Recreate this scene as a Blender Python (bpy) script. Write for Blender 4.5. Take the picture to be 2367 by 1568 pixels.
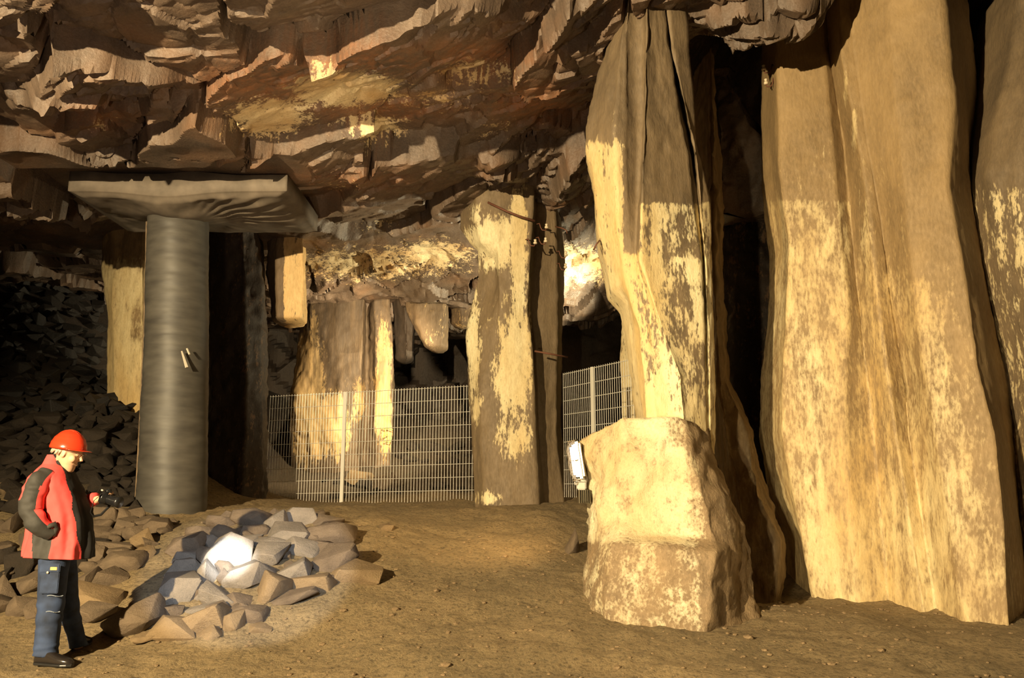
import bpy, bmesh, math, random
import numpy as np
from mathutils import Vector, Matrix
for _o in list(bpy.data.objects): bpy.data.objects.remove(_o)
S = bpy.context.scene; C = S.collection
# ------------------------------------------------------------------ camera
FPX, CZ, PITCH = 1900.0, 1.34, math.radians(10.3)
cp, sp = math.cos(PITCH), math.sin(PITCH)
cd = bpy.data.cameras.new('camera'); cd.sensor_width = 36; cd.lens = 36*FPX/2367; cd.clip_end = 100
cam = bpy.data.objects.new('camera', cd); C.objects.link(cam)
cam.location = (0, 0, CZ); cam.rotation_euler = (math.pi/2+PITCH, 0, 0); S.camera = cam
# ------------------------------------------------------------------ world, exposure, lights
w = bpy.data.worlds.new('world'); S.world = w; w.use_nodes = True
w.node_tree.nodes['Background'].inputs[0].default_value = (1.0, .62, .38, 1)
w.node_tree.nodes['Background'].inputs[1].default_value = 0.002
S.view_settings.view_transform = 'Standard'; S.view_settings.look = 'None'
S.view_settings.gamma = 1; S.view_settings.use_curve_mapping = False; S.view_settings.exposure = 0.0
def Wp(px, py, d):
    u = 784-py
    x, y, z = px-1183.5, FPX*cp-u*sp, FPX*sp+u*cp
    s = d/y
    return np.array([x*s, d, CZ+z*s])
TG0, TG1 = Wp(580, 1330, 8.0), Wp(530, 1298, 8.0)
def lamp(name, kind, loc, target, power, col, size=.1, angle=60, blend=.5):
    l = bpy.data.lights.new(name, kind); l.energy = power; l.color = col
    if kind == 'SPOT': l.spot_size = math.radians(angle); l.spot_blend = blend; l.shadow_soft_size = size
    elif kind == 'POINT': l.shadow_soft_size = size
    else: l.size = size
    o = bpy.data.objects.new(name, l); C.objects.link(o); o.location = loc
    o.rotation_euler = (Vector(target)-Vector(loc)).to_track_quat('-Z', 'Y').to_euler(); return o
lamp('halogen_floodlight', 'SPOT', (-5.5, -2.5, 4.0), (1.0, 9, 2.4), 14500, (1, .78, .45), .07, 84, .75)
lamp('pillar_spotlight', 'SPOT', (-1.2, 1.5, .6), (1.6, 8, 2.0), 900, (1, .80, .46), .06, 44, 1)
lamp('right_spotlight', 'SPOT', (-1.6, .6, 1.0), (3.8, 8, 1.6), 800, (1, .78, .46), .06, 44, 1)
lamp('torch', 'SPOT', (-.9, 2.2, 2.5), tuple(TG0), 1500, (.70, .81, 1), .02, 19, .3)
lamp('torch_core', 'SPOT', (-.9, 2.2, 2.5), tuple(TG1), 12000, (.9, .95, 1), .02, 5.2, .7)
lamp('gallery_floodlight', 'SPOT', (2.0, 14.2, 3.4), (-1.8, 14.5, 5.3), 1400, (1, .86, .54), .08, 100, .8)
lamp('gallery_uplight', 'SPOT', (2.0, 13.8, 4.1), (1.0, 13.9, 5.3), 200, (1, .88, .55), .05, 75, .8)
lamp('added_shaft_fill', 'SPOT', (2.35, 9.75, 3.4), (2.75, 10.8, 5.6), 26, (1, .72, .46), .06, 70, 1)  # unseen lamp added so the ledge in the dark gap shows
lamp('added_chamber_fill', 'SPOT', (-1.6, 13.1, 4.0), (-3.9, 16.2, 3.0), 1400, (1, .78, .46), .08, 100, .7)  # added lamp without a fixture, brightens the gallery pillars behind the fence
lamp('added_ceiling_fill', 'SPOT', (-2.0, 1.8, 1.6), (-2.6, 5.6, 5.3), 420, (1, .76, .54), .12, 82, .9)  # fill added from below to lift the undersides of the ceiling slabs
lamp('added_deposit_fill', 'SPOT', (-.6, 3.4, 1.2), tuple(Wp(820, 200, 8.4)), 1100, (1, .78, .46), .06, 38, 1)  # extra unseen spot put in to brighten the roof deposit
# ------------------------------------------------------------------ pixel helpers
def proj(P):
    P = np.asarray(P, float); x = P[..., 0]; y = P[..., 1]; z = P[..., 2]-CZ
    f = y*cp+z*sp; u = -y*sp+z*cp; f = np.where(np.abs(f) < 1e-3, 1e-3, f)
    return 1183.5+FPX*x/f, 784-FPX*u/f
# ------------------------------------------------------------------ numpy noise
def _h(ix, iy, iz, s):
    n = (ix*374761393+iy*668265263+iz*2147483647+s*974634777) & 0xffffffff
    n = ((n ^ (n >> 13))*1274126177) & 0xffffffff
    n = ((n ^ (n >> 16))*2246822519) & 0xffffffff
    return ((n ^ (n >> 15)) & 0xffffff)/float(0xffffff)*2-1
def vnoise(P, s=0):
    P = np.asarray(P, float); i = np.floor(P).astype(np.int64); f = P-i; f = f*f*(3-2*f); r = 0
    for a in (0, 1):
        for b in (0, 1):
            for c in (0, 1):
                wgt = (f[..., 0] if a else 1-f[..., 0])*(f[..., 1] if b else 1-f[..., 1])*(f[..., 2] if c else 1-f[..., 2])
                r = r+wgt*_h(i[..., 0]+a, i[..., 1]+b, i[..., 2]+c, s)
    return r
def fbm(P, s=0, o=4, g=.5):
    P = np.asarray(P, float); a = 1; r = 0
    for k in range(o): r = r+a*vnoise(P*(2**k), s+k*17); a *= g
    return r
def sstep(a, b, x):
    t = np.clip((x-a)/(b-a), 0, 1); return t*t*(3-2*t)
# ------------------------------------------------------------------ radial fit
class Fit:
    def __init__(s, pts):
        p = np.array([Wp(*q) for q in pts]); s.p = p[:, :2]; n = len(p)
        K = np.sqrt(((s.p[:, None]-s.p[None])**2).sum(-1)+.3)
        A = np.zeros((n+1, n+1)); A[:n, :n] = K-np.eye(n)*.05; A[:n, n] = 1; A[n, :n] = 1
        s.w = np.linalg.solve(A, np.append(p[:, 2], 0))
    def __call__(s, x, y):
        x = np.asarray(x, float); y = np.asarray(y, float); r = np.full(np.broadcast(x, y).shape, s.w[-1])
        for (a, b), k in zip(s.p, s.w): r = r+k*np.sqrt((x-a)**2+(y-b)**2+.3)
        return r
# ------------------------------------------------------------------ mesh helpers
def link(o, parent=None):
    C.objects.link(o)
    if parent: o.parent = parent
    return o
def mesh_np(name, V, F, mat, parent=None, smooth=True, attrs=None):
    me = bpy.data.meshes.new(name); V = np.asarray(V, np.float32); F = np.asarray(F, np.int32)
    me.vertices.add(len(V)); me.vertices.foreach_set('co', V.ravel())
    me.loops.add(F.size); me.loops.foreach_set('vertex_index', F.ravel())
    me.polygons.add(len(F)); me.polygons.foreach_set('loop_start', np.arange(0, F.size, F.shape[1], dtype=np.int32))
    me.polygons.foreach_set('loop_total', np.full(len(F), F.shape[1], np.int32))
    me.update(calc_edges=True); me.validate()
    me.polygons.foreach_set('use_smooth', np.full(len(me.polygons), smooth))
    for k, a in (attrs or {}).items():
        at = me.attributes.new(k, 'FLOAT', 'POINT'); at.data.foreach_set('value', np.asarray(a, np.float32).ravel())
    if mat: me.materials.append(mat)
    return link(bpy.data.objects.new(name, me), parent)
def obj_bm(name, bm, mat, parent=None, smooth=False):
    me = bpy.data.meshes.new(name); bmesh.ops.recalc_face_normals(bm, faces=bm.faces[:]); bm.to_mesh(me); bm.free()
    for p in me.polygons: p.use_smooth = smooth
    for m in (mat if isinstance(mat, list) else [mat]): me.materials.append(m)
    return link(bpy.data.objects.new(name, me), parent)
def tag(o, label=None, cat=None, group=None, kind=None):
    if label: o['label'] = label
    if cat: o['category'] = cat
    if group: o['group'] = group
    if kind: o['kind'] = kind
    return o
def empty(name, loc, label, cat, group=None):
    o = link(bpy.data.objects.new(name, None)); o.location = loc; o.empty_display_size = .1
    return tag(o, label, cat, group)
def under(o, root):
    o.parent = root; o.matrix_parent_inverse = Matrix.Translation(-Vector(root.location)); return o
def tube(bm, pts, rad, n=8, cap=True, flat=1.0, up=(0, 0, 1)):
    pts = [Vector(p) for p in pts]
    if not hasattr(rad, '__len__'): rad = [rad]*len(pts)
    rings = []; prev = None
    for i, p in enumerate(pts):
        t = (pts[min(i+1, len(pts)-1)]-pts[max(i-1, 0)]).normalized()
        if prev is None:
            a = Vector(up); a = a if abs(a.dot(t)) < .9 else Vector((1, 0, 0))
        else: a = prev
        s = t.cross(a).normalized(); a = s.cross(t).normalized(); prev = a
        r = rad[i]; r1, r2 = (r if hasattr(r, '__len__') else (r, r*flat))
        rings.append([bm.verts.new(p+s*math.cos(2*math.pi*k/n)*r1+a*math.sin(2*math.pi*k/n)*r2) for k in range(n)])
    fs = []
    for A, B in zip(rings, rings[1:]):
        for k in range(n): fs.append(bm.faces.new((A[k], A[(k+1) % n], B[(k+1) % n], B[k])))
    if cap: fs.append(bm.faces.new(rings[0][::-1])); fs.append(bm.faces.new(rings[-1]))
    return fs
def box(bm, c, s, rot=None, bev=0):
    r = bmesh.ops.create_cube(bm, size=1); vs = r['verts']
    M = Matrix.Translation(Vector(c)) @ (rot.to_4x4() if rot else Matrix()) @ Matrix.Diagonal((s[0], s[1], s[2], 1))
    bmesh.ops.transform(bm, matrix=M, verts=vs)
    if bev:
        es = list({e for v in vs for e in v.link_edges})
        bmesh.ops.bevel(bm, geom=es, offset=bev, segments=2, affect='EDGES', clamp_overlap=True)
# ------------------------------------------------------------------ materials
def newmat(name):
    m = bpy.data.materials.new(name); m.use_nodes = True; nt = m.node_tree; return m, nt, nt.nodes['Principled BSDF']
def plain(name, col, rough=.6, metal=0, noise=.0, scale=30, bump=0, emit=None, spec=.5):
    m, nt, b = newmat(name); b.inputs['Roughness'].default_value = rough; b.inputs['Metallic'].default_value = metal
    b.inputs['Specular IOR Level'].default_value = spec
    b.inputs['Base Color'].default_value = (*col, 1)
    if noise or bump:
        tc = nt.nodes.new('ShaderNodeTexCoord'); n = nt.nodes.new('ShaderNodeTexNoise'); n.inputs['Scale'].default_value = scale
        n.inputs['Detail'].default_value = 4; nt.links.new(tc.outputs['Object'], n.inputs['Vector'])
        if noise:
            r = nt.nodes.new('ShaderNodeValToRGB'); nt.links.new(n.outputs['Fac'], r.inputs[0])
            r.color_ramp.elements[0].position = .3; r.color_ramp.elements[1].position = .7
            r.color_ramp.elements[0].color = (*[c*(1-noise) for c in col], 1); r.color_ramp.elements[1].color = (*[min(1, c*(1+noise)) for c in col], 1)
            nt.links.new(r.outputs[0], b.inputs['Base Color'])
        if bump:
            bp = nt.nodes.new('ShaderNodeBump'); bp.inputs['Strength'].default_value = bump; bp.inputs['Distance'].default_value = .01
            nt.links.new(n.outputs['Fac'], bp.inputs['Height']); nt.links.new(bp.outputs[0], b.inputs['Normal'])
    if emit: b.inputs['Emission Color'].default_value = (*emit[0], 1); b.inputs['Emission Strength'].default_value = emit[1]
    return m
def rock_mat(name, dark, mid, coat, coat2, stretch=.35, bump=.5, rough=.62, cs=7.0, glit=.3, rust=None, sharp=7):
    """stone with a ragged lime coat wherever the vertex attribute 'coat' is high; 'stain' adds dark runs"""
    m, nt, b = newmat(name); N = nt.nodes.new; L = nt.links.new
    tc = N('ShaderNodeTexCoord'); mp = N('ShaderNodeMapping'); mp.inputs['Scale'].default_value = (1, 1, stretch); L(tc.outputs['Object'], mp.inputs[0])
    def noise(sc, det=5, src=mp, ro=.6):
        n = N('ShaderNodeTexNoise'); n.inputs['Scale'].default_value = sc; n.inputs['Detail'].default_value = det
        n.inputs['Roughness'].default_value = ro; L(src.outputs[0], n.inputs['Vector']); return n
    def mth(op, a, c_, clamp=False):
        n = N('ShaderNodeMath'); n.operation = op; n.use_clamp = clamp
        for i, v in enumerate((a, c_)):
            if v is None: continue
            if isinstance(v, (int, float)): n.inputs[i].default_value = v
            else: L(v, n.inputs[i])
        return n.outputs[0]
    def mix(f, a, c_):
        n = N('ShaderNodeMix'); n.data_type = 'RGBA'
        if isinstance(f, (int, float)): n.inputs[0].default_value = f
        else: L(f, n.inputs[0])
        for s, v in ((6, a), (7, c_)):
            if isinstance(v, tuple): n.inputs[s].default_value = (*v, 1)
            else: L(v, n.inputs[s])
        return n.outputs[2]
    n1 = noise(2.2); n2 = noise(cs, 9, ro=.72); n3 = noise(38, 5); n4 = noise(1.1, 3)
    st = N('ShaderNodeMapping'); st.inputs['Scale'].default_value = (1, 1, .07); L(tc.outputs['Object'], st.inputs[0]); n5 = noise(11, 4, st)
    base = mix(mth('MULTIPLY_ADD', n1.outputs[0], 2.2) if False else mth('SUBTRACT', mth('MULTIPLY', n1.outputs[0], 2.4), .7, True), dark, mid)
    if rust: base = mix(mth('SUBTRACT', mth('MULTIPLY', n4.outputs[0], 4), 2.1, True), base, rust)
    if rust:
        ra = N('ShaderNodeAttribute'); ra.attribute_name = 'rusty'; base = mix(mth('MULTIPLY', ra.outputs['Fac'], mth('SUBTRACT', mth('MULTIPLY', n2.outputs[0], 3), .9, True), True), base, (.34, .115, .030))
    base = mix(mth('MULTIPLY', mth('SUBTRACT', n3.outputs[0], .35, True), .9), base, tuple(c*1.5 for c in mid))
    ca = N('ShaderNodeAttribute'); ca.attribute_name = 'coat'
    sa = N('ShaderNodeAttribute'); sa.attribute_name = 'stain'
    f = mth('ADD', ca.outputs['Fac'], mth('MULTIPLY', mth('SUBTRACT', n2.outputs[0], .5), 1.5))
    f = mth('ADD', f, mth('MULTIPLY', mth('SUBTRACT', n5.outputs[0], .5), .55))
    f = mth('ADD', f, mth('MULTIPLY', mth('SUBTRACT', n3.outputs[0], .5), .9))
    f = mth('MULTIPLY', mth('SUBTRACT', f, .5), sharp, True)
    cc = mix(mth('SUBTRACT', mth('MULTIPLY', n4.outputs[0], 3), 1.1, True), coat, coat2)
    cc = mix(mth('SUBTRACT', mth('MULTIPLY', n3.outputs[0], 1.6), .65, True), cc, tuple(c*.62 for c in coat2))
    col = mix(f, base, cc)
    sf = mth('MULTIPLY', sa.outputs['Fac'], mth('SUBTRACT', mth('MULTIPLY', n5.outputs[0], 3.2), .9, True), True)
    col = mix(sf, col, tuple(c*.8 for c in dark)); L(col, b.inputs['Base Color'])
    rr = mth('SUBTRACT', rough+.25, mth('MULTIPLY', n3.outputs[0], glit)); L(rr, b.inputs['Roughness'])
    bp = N('ShaderNodeBump'); bp.inputs['Strength'].default_value = bump; bp.inputs['Distance'].default_value = .03
    hh = mth('ADD', mth('MULTIPLY', n2.outputs[0], .8), mth('ADD', mth('MULTIPLY', n3.outputs[0], .35), mth('MULTIPLY', n5.outputs[0], .3)))
    L(hh, bp.inputs['Height']); L(bp.outputs[0], b.inputs['Normal'])
    return m
LIME, LIME2 = (.74, .66, .42), (.56, .40, .17)
M_pil = rock_mat('limewashed_rock', (.085, .062, .038), (.19, .135, .075), LIME, LIME2, glit=.45)
M_pilr = rock_mat('ochre_limewashed_rock', (.16, .108, .052), (.31, .21, .098), (.74, .63, .37), (.58, .39, .15), glit=.5, cs=9, sharp=2.4)
M_back = rock_mat('gallery_rock', (.06, .042, .028), (.15, .10, .055), (.72, .52, .26), (.58, .36, .14), stretch=.25, cs=5)
M_ceil = rock_mat('ceiling_basalt', (.060, .043, .032), (.145, .102, .072), (.80, .67, .42), (.55, .33, .13), stretch=1, bump=.55, cs=6, rough=.5, glit=.5, rust=(.15, .075, .035))
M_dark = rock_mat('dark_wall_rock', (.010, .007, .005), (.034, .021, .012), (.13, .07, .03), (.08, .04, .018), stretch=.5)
M_block = rock_mat('pale_block_rock', (.13, .09, .05), (.28, .19, .10), (.72, .65, .44), (.52, .39, .20), bump=.9, stretch=.8, cs=5.5, glit=.4, sharp=3)
M_rock = rock_mat('broken_basalt', (.085, .060, .038), (.165, .118, .074), (.5, .4, .25), (.4, .3, .2), stretch=1, bump=.75, cs=9)
M_rockg = rock_mat('grey_basalt', (.13, .11, .085), (.25, .205, .155), (.6, .5, .35), (.4, .3, .2), stretch=1, bump=.75, cs=9)
M_rockd = rock_mat('dark_rubble', (.013, .009, .005), (.032, .021, .012), (.5, .4, .25), (.4, .3, .2), stretch=1, bump=.75, cs=9)  # loose rock in a darker brown tone
M_rubble_shade = rock_mat('rubble_painted_shade', (.004, .003, .002), (.010, .007, .005), (.1, .1, .1), (.1, .1, .1), stretch=1, bump=.7, cs=9)  # rubble colour darkened to stand in for light falling off up the slope
M_rockl = rock_mat('dust_covered_rock', (.15, .10, .052), (.24, .165, .085), (.6, .5, .35), (.4, .3, .2), stretch=1, bump=.7, cs=9)
def ground_mat():
    m, nt, b = newmat('packed_dirt'); N = nt.nodes.new; L = nt.links.new
    tc = N('ShaderNodeTexCoord')
    def noise(s, d=6, r=.6):
        n = N('ShaderNodeTexNoise'); n.inputs['Scale'].default_value = s; n.inputs['Detail'].default_value = d; n.inputs['Roughness'].default_value = r
        L(tc.outputs['Object'], n.inputs['Vector']); return n.outputs[0]
    a = noise(.9); c = noise(26, 8, .7)
    r = N('ShaderNodeValToRGB'); L(a, r.inputs[0]); e = r.color_ramp.elements
    e[0].position = .32; e[0].color = (.20, .148, .075, 1); e[1].position = .7; e[1].color = (.30, .215, .108, 1)
    r2 = N('ShaderNodeValToRGB'); L(c, r2.inputs[0]); e = r2.color_ramp.elements
    e[0].position = .33; e[0].color = (.35, .33, .3, 1); e[1].position = .5; e[1].color = (1, 1, 1, 1)
    x = e.new(.72); x.color = (1.15, 1.12, 1.05, 1); x = e.new(.8); x.color = (1.9, 1.9, 1.8, 1)
    mx = N('ShaderNodeMix'); mx.data_type = 'RGBA'; mx.blend_type = 'MULTIPLY'; mx.inputs[0].default_value = 1
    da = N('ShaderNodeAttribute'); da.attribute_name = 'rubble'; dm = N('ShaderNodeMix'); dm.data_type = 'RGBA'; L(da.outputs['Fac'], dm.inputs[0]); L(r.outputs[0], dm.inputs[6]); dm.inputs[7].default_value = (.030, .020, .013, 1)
    L(dm.outputs[2], mx.inputs[6]); L(r2.outputs[0], mx.inputs[7]); L(mx.outputs[2], b.inputs['Base Color'])
    b.inputs['Roughness'].default_value = .8
    bp = N('ShaderNodeBump'); bp.inputs['Strength'].default_value = .8; bp.inputs['Distance'].default_value = .04; L(c, bp.inputs['Height']); L(bp.outputs[0], b.inputs['Normal'])
    return m
M_ground = ground_mat()
# ------------------------------------------------------------------ ground
GP = [(-250, 1535, 6.4), (100, 1535, 6.4), (700, 1540, 6.4), (1300, 1540, 6.4), (1900, 1540, 6.4), (2400, 1540, 6.4), (1183, 1900, 4.0), (0, 1900, 4.0), (2367, 1900, 4.0),
      (60, 1410, 7.6), (300, 1480, 6.9), (300, 1310, 8.4), (100, 1280, 8.8), (300, 1195, 9.8), (-200, 1300, 8.6),
      (600, 1480, 6.9), (600, 1330, 7.9), (620, 1195, 9.6), (780, 1190, 9.9), (850, 1310, 8.4),
      (900, 1400, 7.5), (1000, 1300, 8.6), (1000, 1220, 9.8), (800, 1178, 10.6), (1000, 1175, 11.2), (1200, 1300, 8.8), (1150, 1400, 7.7), (1250, 1190, 10.6),
      (400, 1170, 10.5), (560, 1168, 11.5), (1150, 1168, 12.2), (700, 1160, 13.5), (1350, 1164, 12), (1500, 1150, 13),
      (1350, 1365, 8.0), (1450, 1400, 7.8), (1650, 1432, 7.5), (1760, 1402, 8.0), (1880, 1370, 9.3), (1800, 1395, 9.2), (2100, 1372, 8.9), (2240, 1415, 8.2), (2330, 1440, 7.7), (2380, 1440, 7.9),
      (760, 1110, 15.2), (900, 1060, 16.5), (1060, 990, 17.5), (1300, 1050, 17.5), (640, 1100, 16),
      (20, 1180, 9.8), (200, 1180, 9.9), (100, 1080, 10.9), (260, 1060, 11.5), (20, 980, 11.8), (200, 960, 12.3), (300, 960, 12.8), (80, 880, 13), (-100, 800, 14), (150, 740, 15.3), (60, 600, 17), (-300, 1100, 10.5), (-300, 850, 13), (320, 900, 15), (480, 1080, 15.5)]
gfit = Fit(GP)
def gz(x, y):
    x = np.asarray(x, float); y = np.asarray(y, float); P = np.stack(np.broadcast_arrays(x, y, 0*x), -1)
    z = gfit(x, y)+.035*fbm(P*1.3, 5)+.014*fbm(P*6, 9, 3)
    return z
def G(px, py):
    lo, hi = 3.0, 19.0; ds = np.linspace(lo, hi, 500)
    P = np.array([Wp(px, py, d) for d in ds]); k = P[:, 2] < gfit(P[:, 0], P[:, 1])
    i = int(np.argmax(k)) if k.any() else 499
    return Wp(px, py, ds[i])
def grid(xs, ys): return np.meshgrid(xs, ys)
def gridfaces(nx, ny):
    i = np.arange(nx-1)[None]+np.arange(ny-1)[:, None]*nx
    return np.stack([i, i+1, i+1+nx, i+nx], -1).reshape(-1, 4)
ys = np.concatenate([np.arange(-5, 5, .12), np.arange(5, 12.5, .028), np.arange(12.5, 20.2, .08)]); xs = np.arange(-11, 8, .04)
X, Y = grid(xs, ys); Z = gz(X, Y)
Pn = np.stack([X, Y, 0*X], -1)
Z += .010*np.maximum(0, vnoise(Pn*16, 3)-.45)*2+.004*vnoise(Pn*34, 8)
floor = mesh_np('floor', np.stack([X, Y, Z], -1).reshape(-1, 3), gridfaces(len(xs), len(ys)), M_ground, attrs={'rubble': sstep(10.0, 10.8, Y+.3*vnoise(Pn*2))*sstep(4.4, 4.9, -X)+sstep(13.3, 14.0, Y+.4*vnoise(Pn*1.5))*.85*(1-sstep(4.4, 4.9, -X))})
tag(floor, kind='structure')
# ------------------------------------------------------------------ ceiling
CP = [(-100, 0, 6), (400, 0, 6), (800, 0, 6.3), (1100, 0, 6.6), (1400, 10, 7.5), (1700, 40, 8.0), (1880, 60, 8.1), (2200, -500, 7.0), (2300, -500, 9),
      (-100, 250, 7.9), (400, 250, 7.9), (800, 230, 8.4), (1100, 250, 9.2), (1350, 200, 9.3),
      (0, 440, 9.9), (400, 422, 9.9), (650, 440, 10.3), (1090, 445, 11.7), (1250, 445, 11.8), (1330, 470, 12.1),
      (250, 545, 13), (500, 560, 13), (650, 590, 13.5), (850, 600, 14), (1000, 565, 13.5), (1340, 572, 13.4),
      (700, 685, 15.3), (1000, 695, 15.2), (1400, 735, 15.2), (850, 760, 17.5), (200, 700, 17.5), (1500, 90, 8.4), (1600, 60, 8.2), (1780, 110, 8.3), (1700, -60, 10.5), (1750, 0, 11.5), (1183, -900, 4), (-500, -500, 4.5), (2300, -1400, 4)]
cfit = Fit(CP)
def voro(x, y, sd, an, g):
    """nearest two seeds of a jittered lattice g = (x0, y0, spacing, nx, ny)"""
    x0, y0, sp_, nx, ny = g; ax, ay = an; cx = np.round((x-x0)/sp_).astype(int); cy = np.round((y-y0)/sp_).astype(int)
    d1 = np.full(x.shape, 9e9); d2 = d1.copy(); i1 = np.zeros(x.shape, int); i2 = i1.copy()
    for a in range(-3, 4):
        for b in range(-2, 3):
            q = np.clip(cx+a, 0, nx-1)*ny+np.clip(cy+b, 0, ny-1); d = ((x-sd[q, 0])*ax)**2+((y-sd[q, 1])*ay)**2
            n1 = d < d1; n2 = (d < d2) & ~n1 & (q != i1)
            d2 = np.where(n1, d1, np.where(n2, d, d2)); i2 = np.where(n1, i1, np.where(n2, q, i2)); d1 = np.where(n1, d, d1); i1 = np.where(n1, q, i1)
    return i1, i2, np.sqrt(d1), np.sqrt(d2)
def seeds(gx, gy, sp_, r):
    A, B = np.meshgrid(gx, gy, indexing='ij'); P = np.stack([A.ravel(), B.ravel()], -1); return P+r.uniform(-.45, .45, P.shape)*sp_
rg = np.random.default_rng(11)
def plates(X, Y, sp_, amp, tilt, crack, an, seed, x0=-13, x1=9, y0=2, y1=21, soft=.055, offf=None):
    r = np.random.default_rng(seed); Pn = np.stack([X, Y, 0*X], -1)
    ca, sa_ = math.cos(.35), math.sin(.35)
    wx = X+.16*fbm(Pn*1.1, seed, 3)*sp_; wy = Y+.16*fbm(Pn*1.1+7, seed+3, 3)*sp_
    U = wx*ca-wy*sa_; V = wx*sa_+wy*ca
    gx = np.arange(U.min()-1, U.max()+2, sp_); gy = np.arange(V.min()-1, V.max()+2, sp_); sd = seeds(gx, gy, sp_, r); i, j, d1, d2 = voro(U, V, sd, an, (gx[0], gy[0], sp_, len(gx), len(gy)))
    n = len(sd); off = r.uniform(-1, 1, n)*amp; tx = r.uniform(-1, 1, n)*tilt; ty = r.uniform(-1, 1, n)*tilt+tilt*.35
    if offf: off = off*.8+offf(sd[:, 0]*ca+sd[:, 1]*sa_, -sd[:, 0]*sa_+sd[:, 1]*ca)
    pz = lambda q: off[q]+tx[q]*(U-sd[q, 0])+ty[q]*(V-sd[q, 1])
    e = d2-d1; t = .5+.5*np.clip(e/soft, 0, 1)
    t = t*t*(3-2*t); z = pz(i)*t+pz(j)*(1-t); ck = vnoise(Pn*.9+3, seed+50) > .05
    return z+crack*np.clip(1-e/(soft*.9), 0, 1)*ck, i, e
ys = np.concatenate([np.arange(2.5, 4.8, .06), np.arange(4.8, 12.5, .022), np.arange(12.5, 20.2, .05)]); xs = np.concatenate([np.arange(-11.5, -6, .06), np.arange(-6, 4, .026), np.arange(4, 8, .06)])
X, Y = grid(xs, ys); Z0 = cfit(X, Y)
def lip(a, b):
    line = np.interp(a, [-6, -4, -2, -.5, 1.5], [9.0, 9.2, 9.5, 10.3, 10.8]); d = b-line
    l2 = np.interp(a, [-6, -3, -1, 1], [7.0, 7.0, 7.2, 7.6]); e = b-l2
    return .12*(1-sstep(-.1, .1, d))-.16*sstep(-.1, .1, d)*(1-sstep(1.0, 1.4, d))+.10*sstep(1.0, 1.4, d)+.08*(1-sstep(-.1, .1, e))-.06*sstep(-.1, .1, e)*(1-sstep(.9, 1.1, e))
z1, i1, e1 = plates(X, Y, 1.35, .16, .20, .42, (1, 1.35), 4, soft=.075, offf=lip)
z2, i2, e2 = plates(X, Y, .55, .085, .26, .10, (1, 1.3), 21, soft=.06, offf=lambda a, b: .45*lip(a, b))
z3, i3, e3 = plates(X, Y, .24, .022, .22, .03, (1, 1.5), 33, soft=.05)
Pn = np.stack([X, Y, 0*X], -1); mixf = sstep(-.15, .35, fbm(Pn*.7, 44, 2))
far = 1-.55*sstep(12.4, 13.2, Y); Z = Z0+z1*(.4+.6*far)+(z2*(.35+.85*mixf)+z3*(.4+mixf))*far+.012*fbm(Pn*3.5, 7, 4)
zmin = np.where((X > -5.85) & (X < -2.5) & (Y > 9.2) & (Y < 11.6), 5.24, np.where((X > -5.85) & (X < -2.5) & (Y > 7.8) & (Y <= 9.2), 5.05, -9)); Z = np.maximum(Z, zmin+.03*fbm(Pn*2, 3, 2))
qx, qy = proj(np.stack([X, Y, Z], -1))
# limonite and lime deposits on the near roof, paler patches on the gallery roof
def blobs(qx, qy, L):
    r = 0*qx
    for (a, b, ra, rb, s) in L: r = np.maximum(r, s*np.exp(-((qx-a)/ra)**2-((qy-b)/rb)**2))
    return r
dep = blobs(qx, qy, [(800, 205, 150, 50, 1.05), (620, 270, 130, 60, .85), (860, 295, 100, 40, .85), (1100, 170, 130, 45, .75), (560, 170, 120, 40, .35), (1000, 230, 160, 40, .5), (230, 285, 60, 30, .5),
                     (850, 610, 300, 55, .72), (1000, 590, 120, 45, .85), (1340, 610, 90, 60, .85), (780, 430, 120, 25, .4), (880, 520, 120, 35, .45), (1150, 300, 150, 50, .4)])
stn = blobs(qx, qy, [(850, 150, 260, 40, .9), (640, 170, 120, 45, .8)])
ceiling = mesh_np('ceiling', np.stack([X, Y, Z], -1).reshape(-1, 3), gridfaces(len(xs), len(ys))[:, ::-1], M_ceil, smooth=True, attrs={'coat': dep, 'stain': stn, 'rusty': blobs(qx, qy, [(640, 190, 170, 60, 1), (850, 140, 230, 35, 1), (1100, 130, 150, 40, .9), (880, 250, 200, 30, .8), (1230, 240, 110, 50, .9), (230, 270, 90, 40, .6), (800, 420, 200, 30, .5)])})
ceiling.data.set_sharp_from_angle(angle=math.radians(26)); tag(ceiling, kind='structure')
def cz(x, y): return float(cfit(x, y))
# ------------------------------------------------------------------ back and side walls
def wallgrid(name, p0, p1, z0, z1, mat, amp=.5, seed=1):
    L = math.hypot(p1[0]-p0[0], p1[1]-p0[1]); n = int(L/.09); m = int((z1-z0)/.09); U, V = grid(np.linspace(0, 1, n), np.linspace(0, 1, m))
    tx, ty = (p1[0]-p0[0])/L, (p1[1]-p0[1])/L; nx, ny = -ty, tx
    z, _, e = plates(U*L, V*(z1-z0), .8, amp*.5, .35, -.1, (1, 1.2), seed, 0, L, 0, z1-z0)
    z += amp*.5*fbm(np.stack([U*L*.5, V*3, U*0], -1), seed, 3)
    P = np.stack([p0[0]+U*L*tx-nx*z, p0[1]+U*L*ty-ny*z, z0+V*(z1-z0)], -1)
    return tag(mesh_np(name, P.reshape(-1, 3), gridfaces(n, m), mat, smooth=False), kind='structure')
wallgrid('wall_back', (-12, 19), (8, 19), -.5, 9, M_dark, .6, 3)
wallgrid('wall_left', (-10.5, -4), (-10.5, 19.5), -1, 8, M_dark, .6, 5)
wallgrid('wall_right', (7.2, 19.5), (7.2, -4), -1, 9, M_dark, .6, 8)
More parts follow.
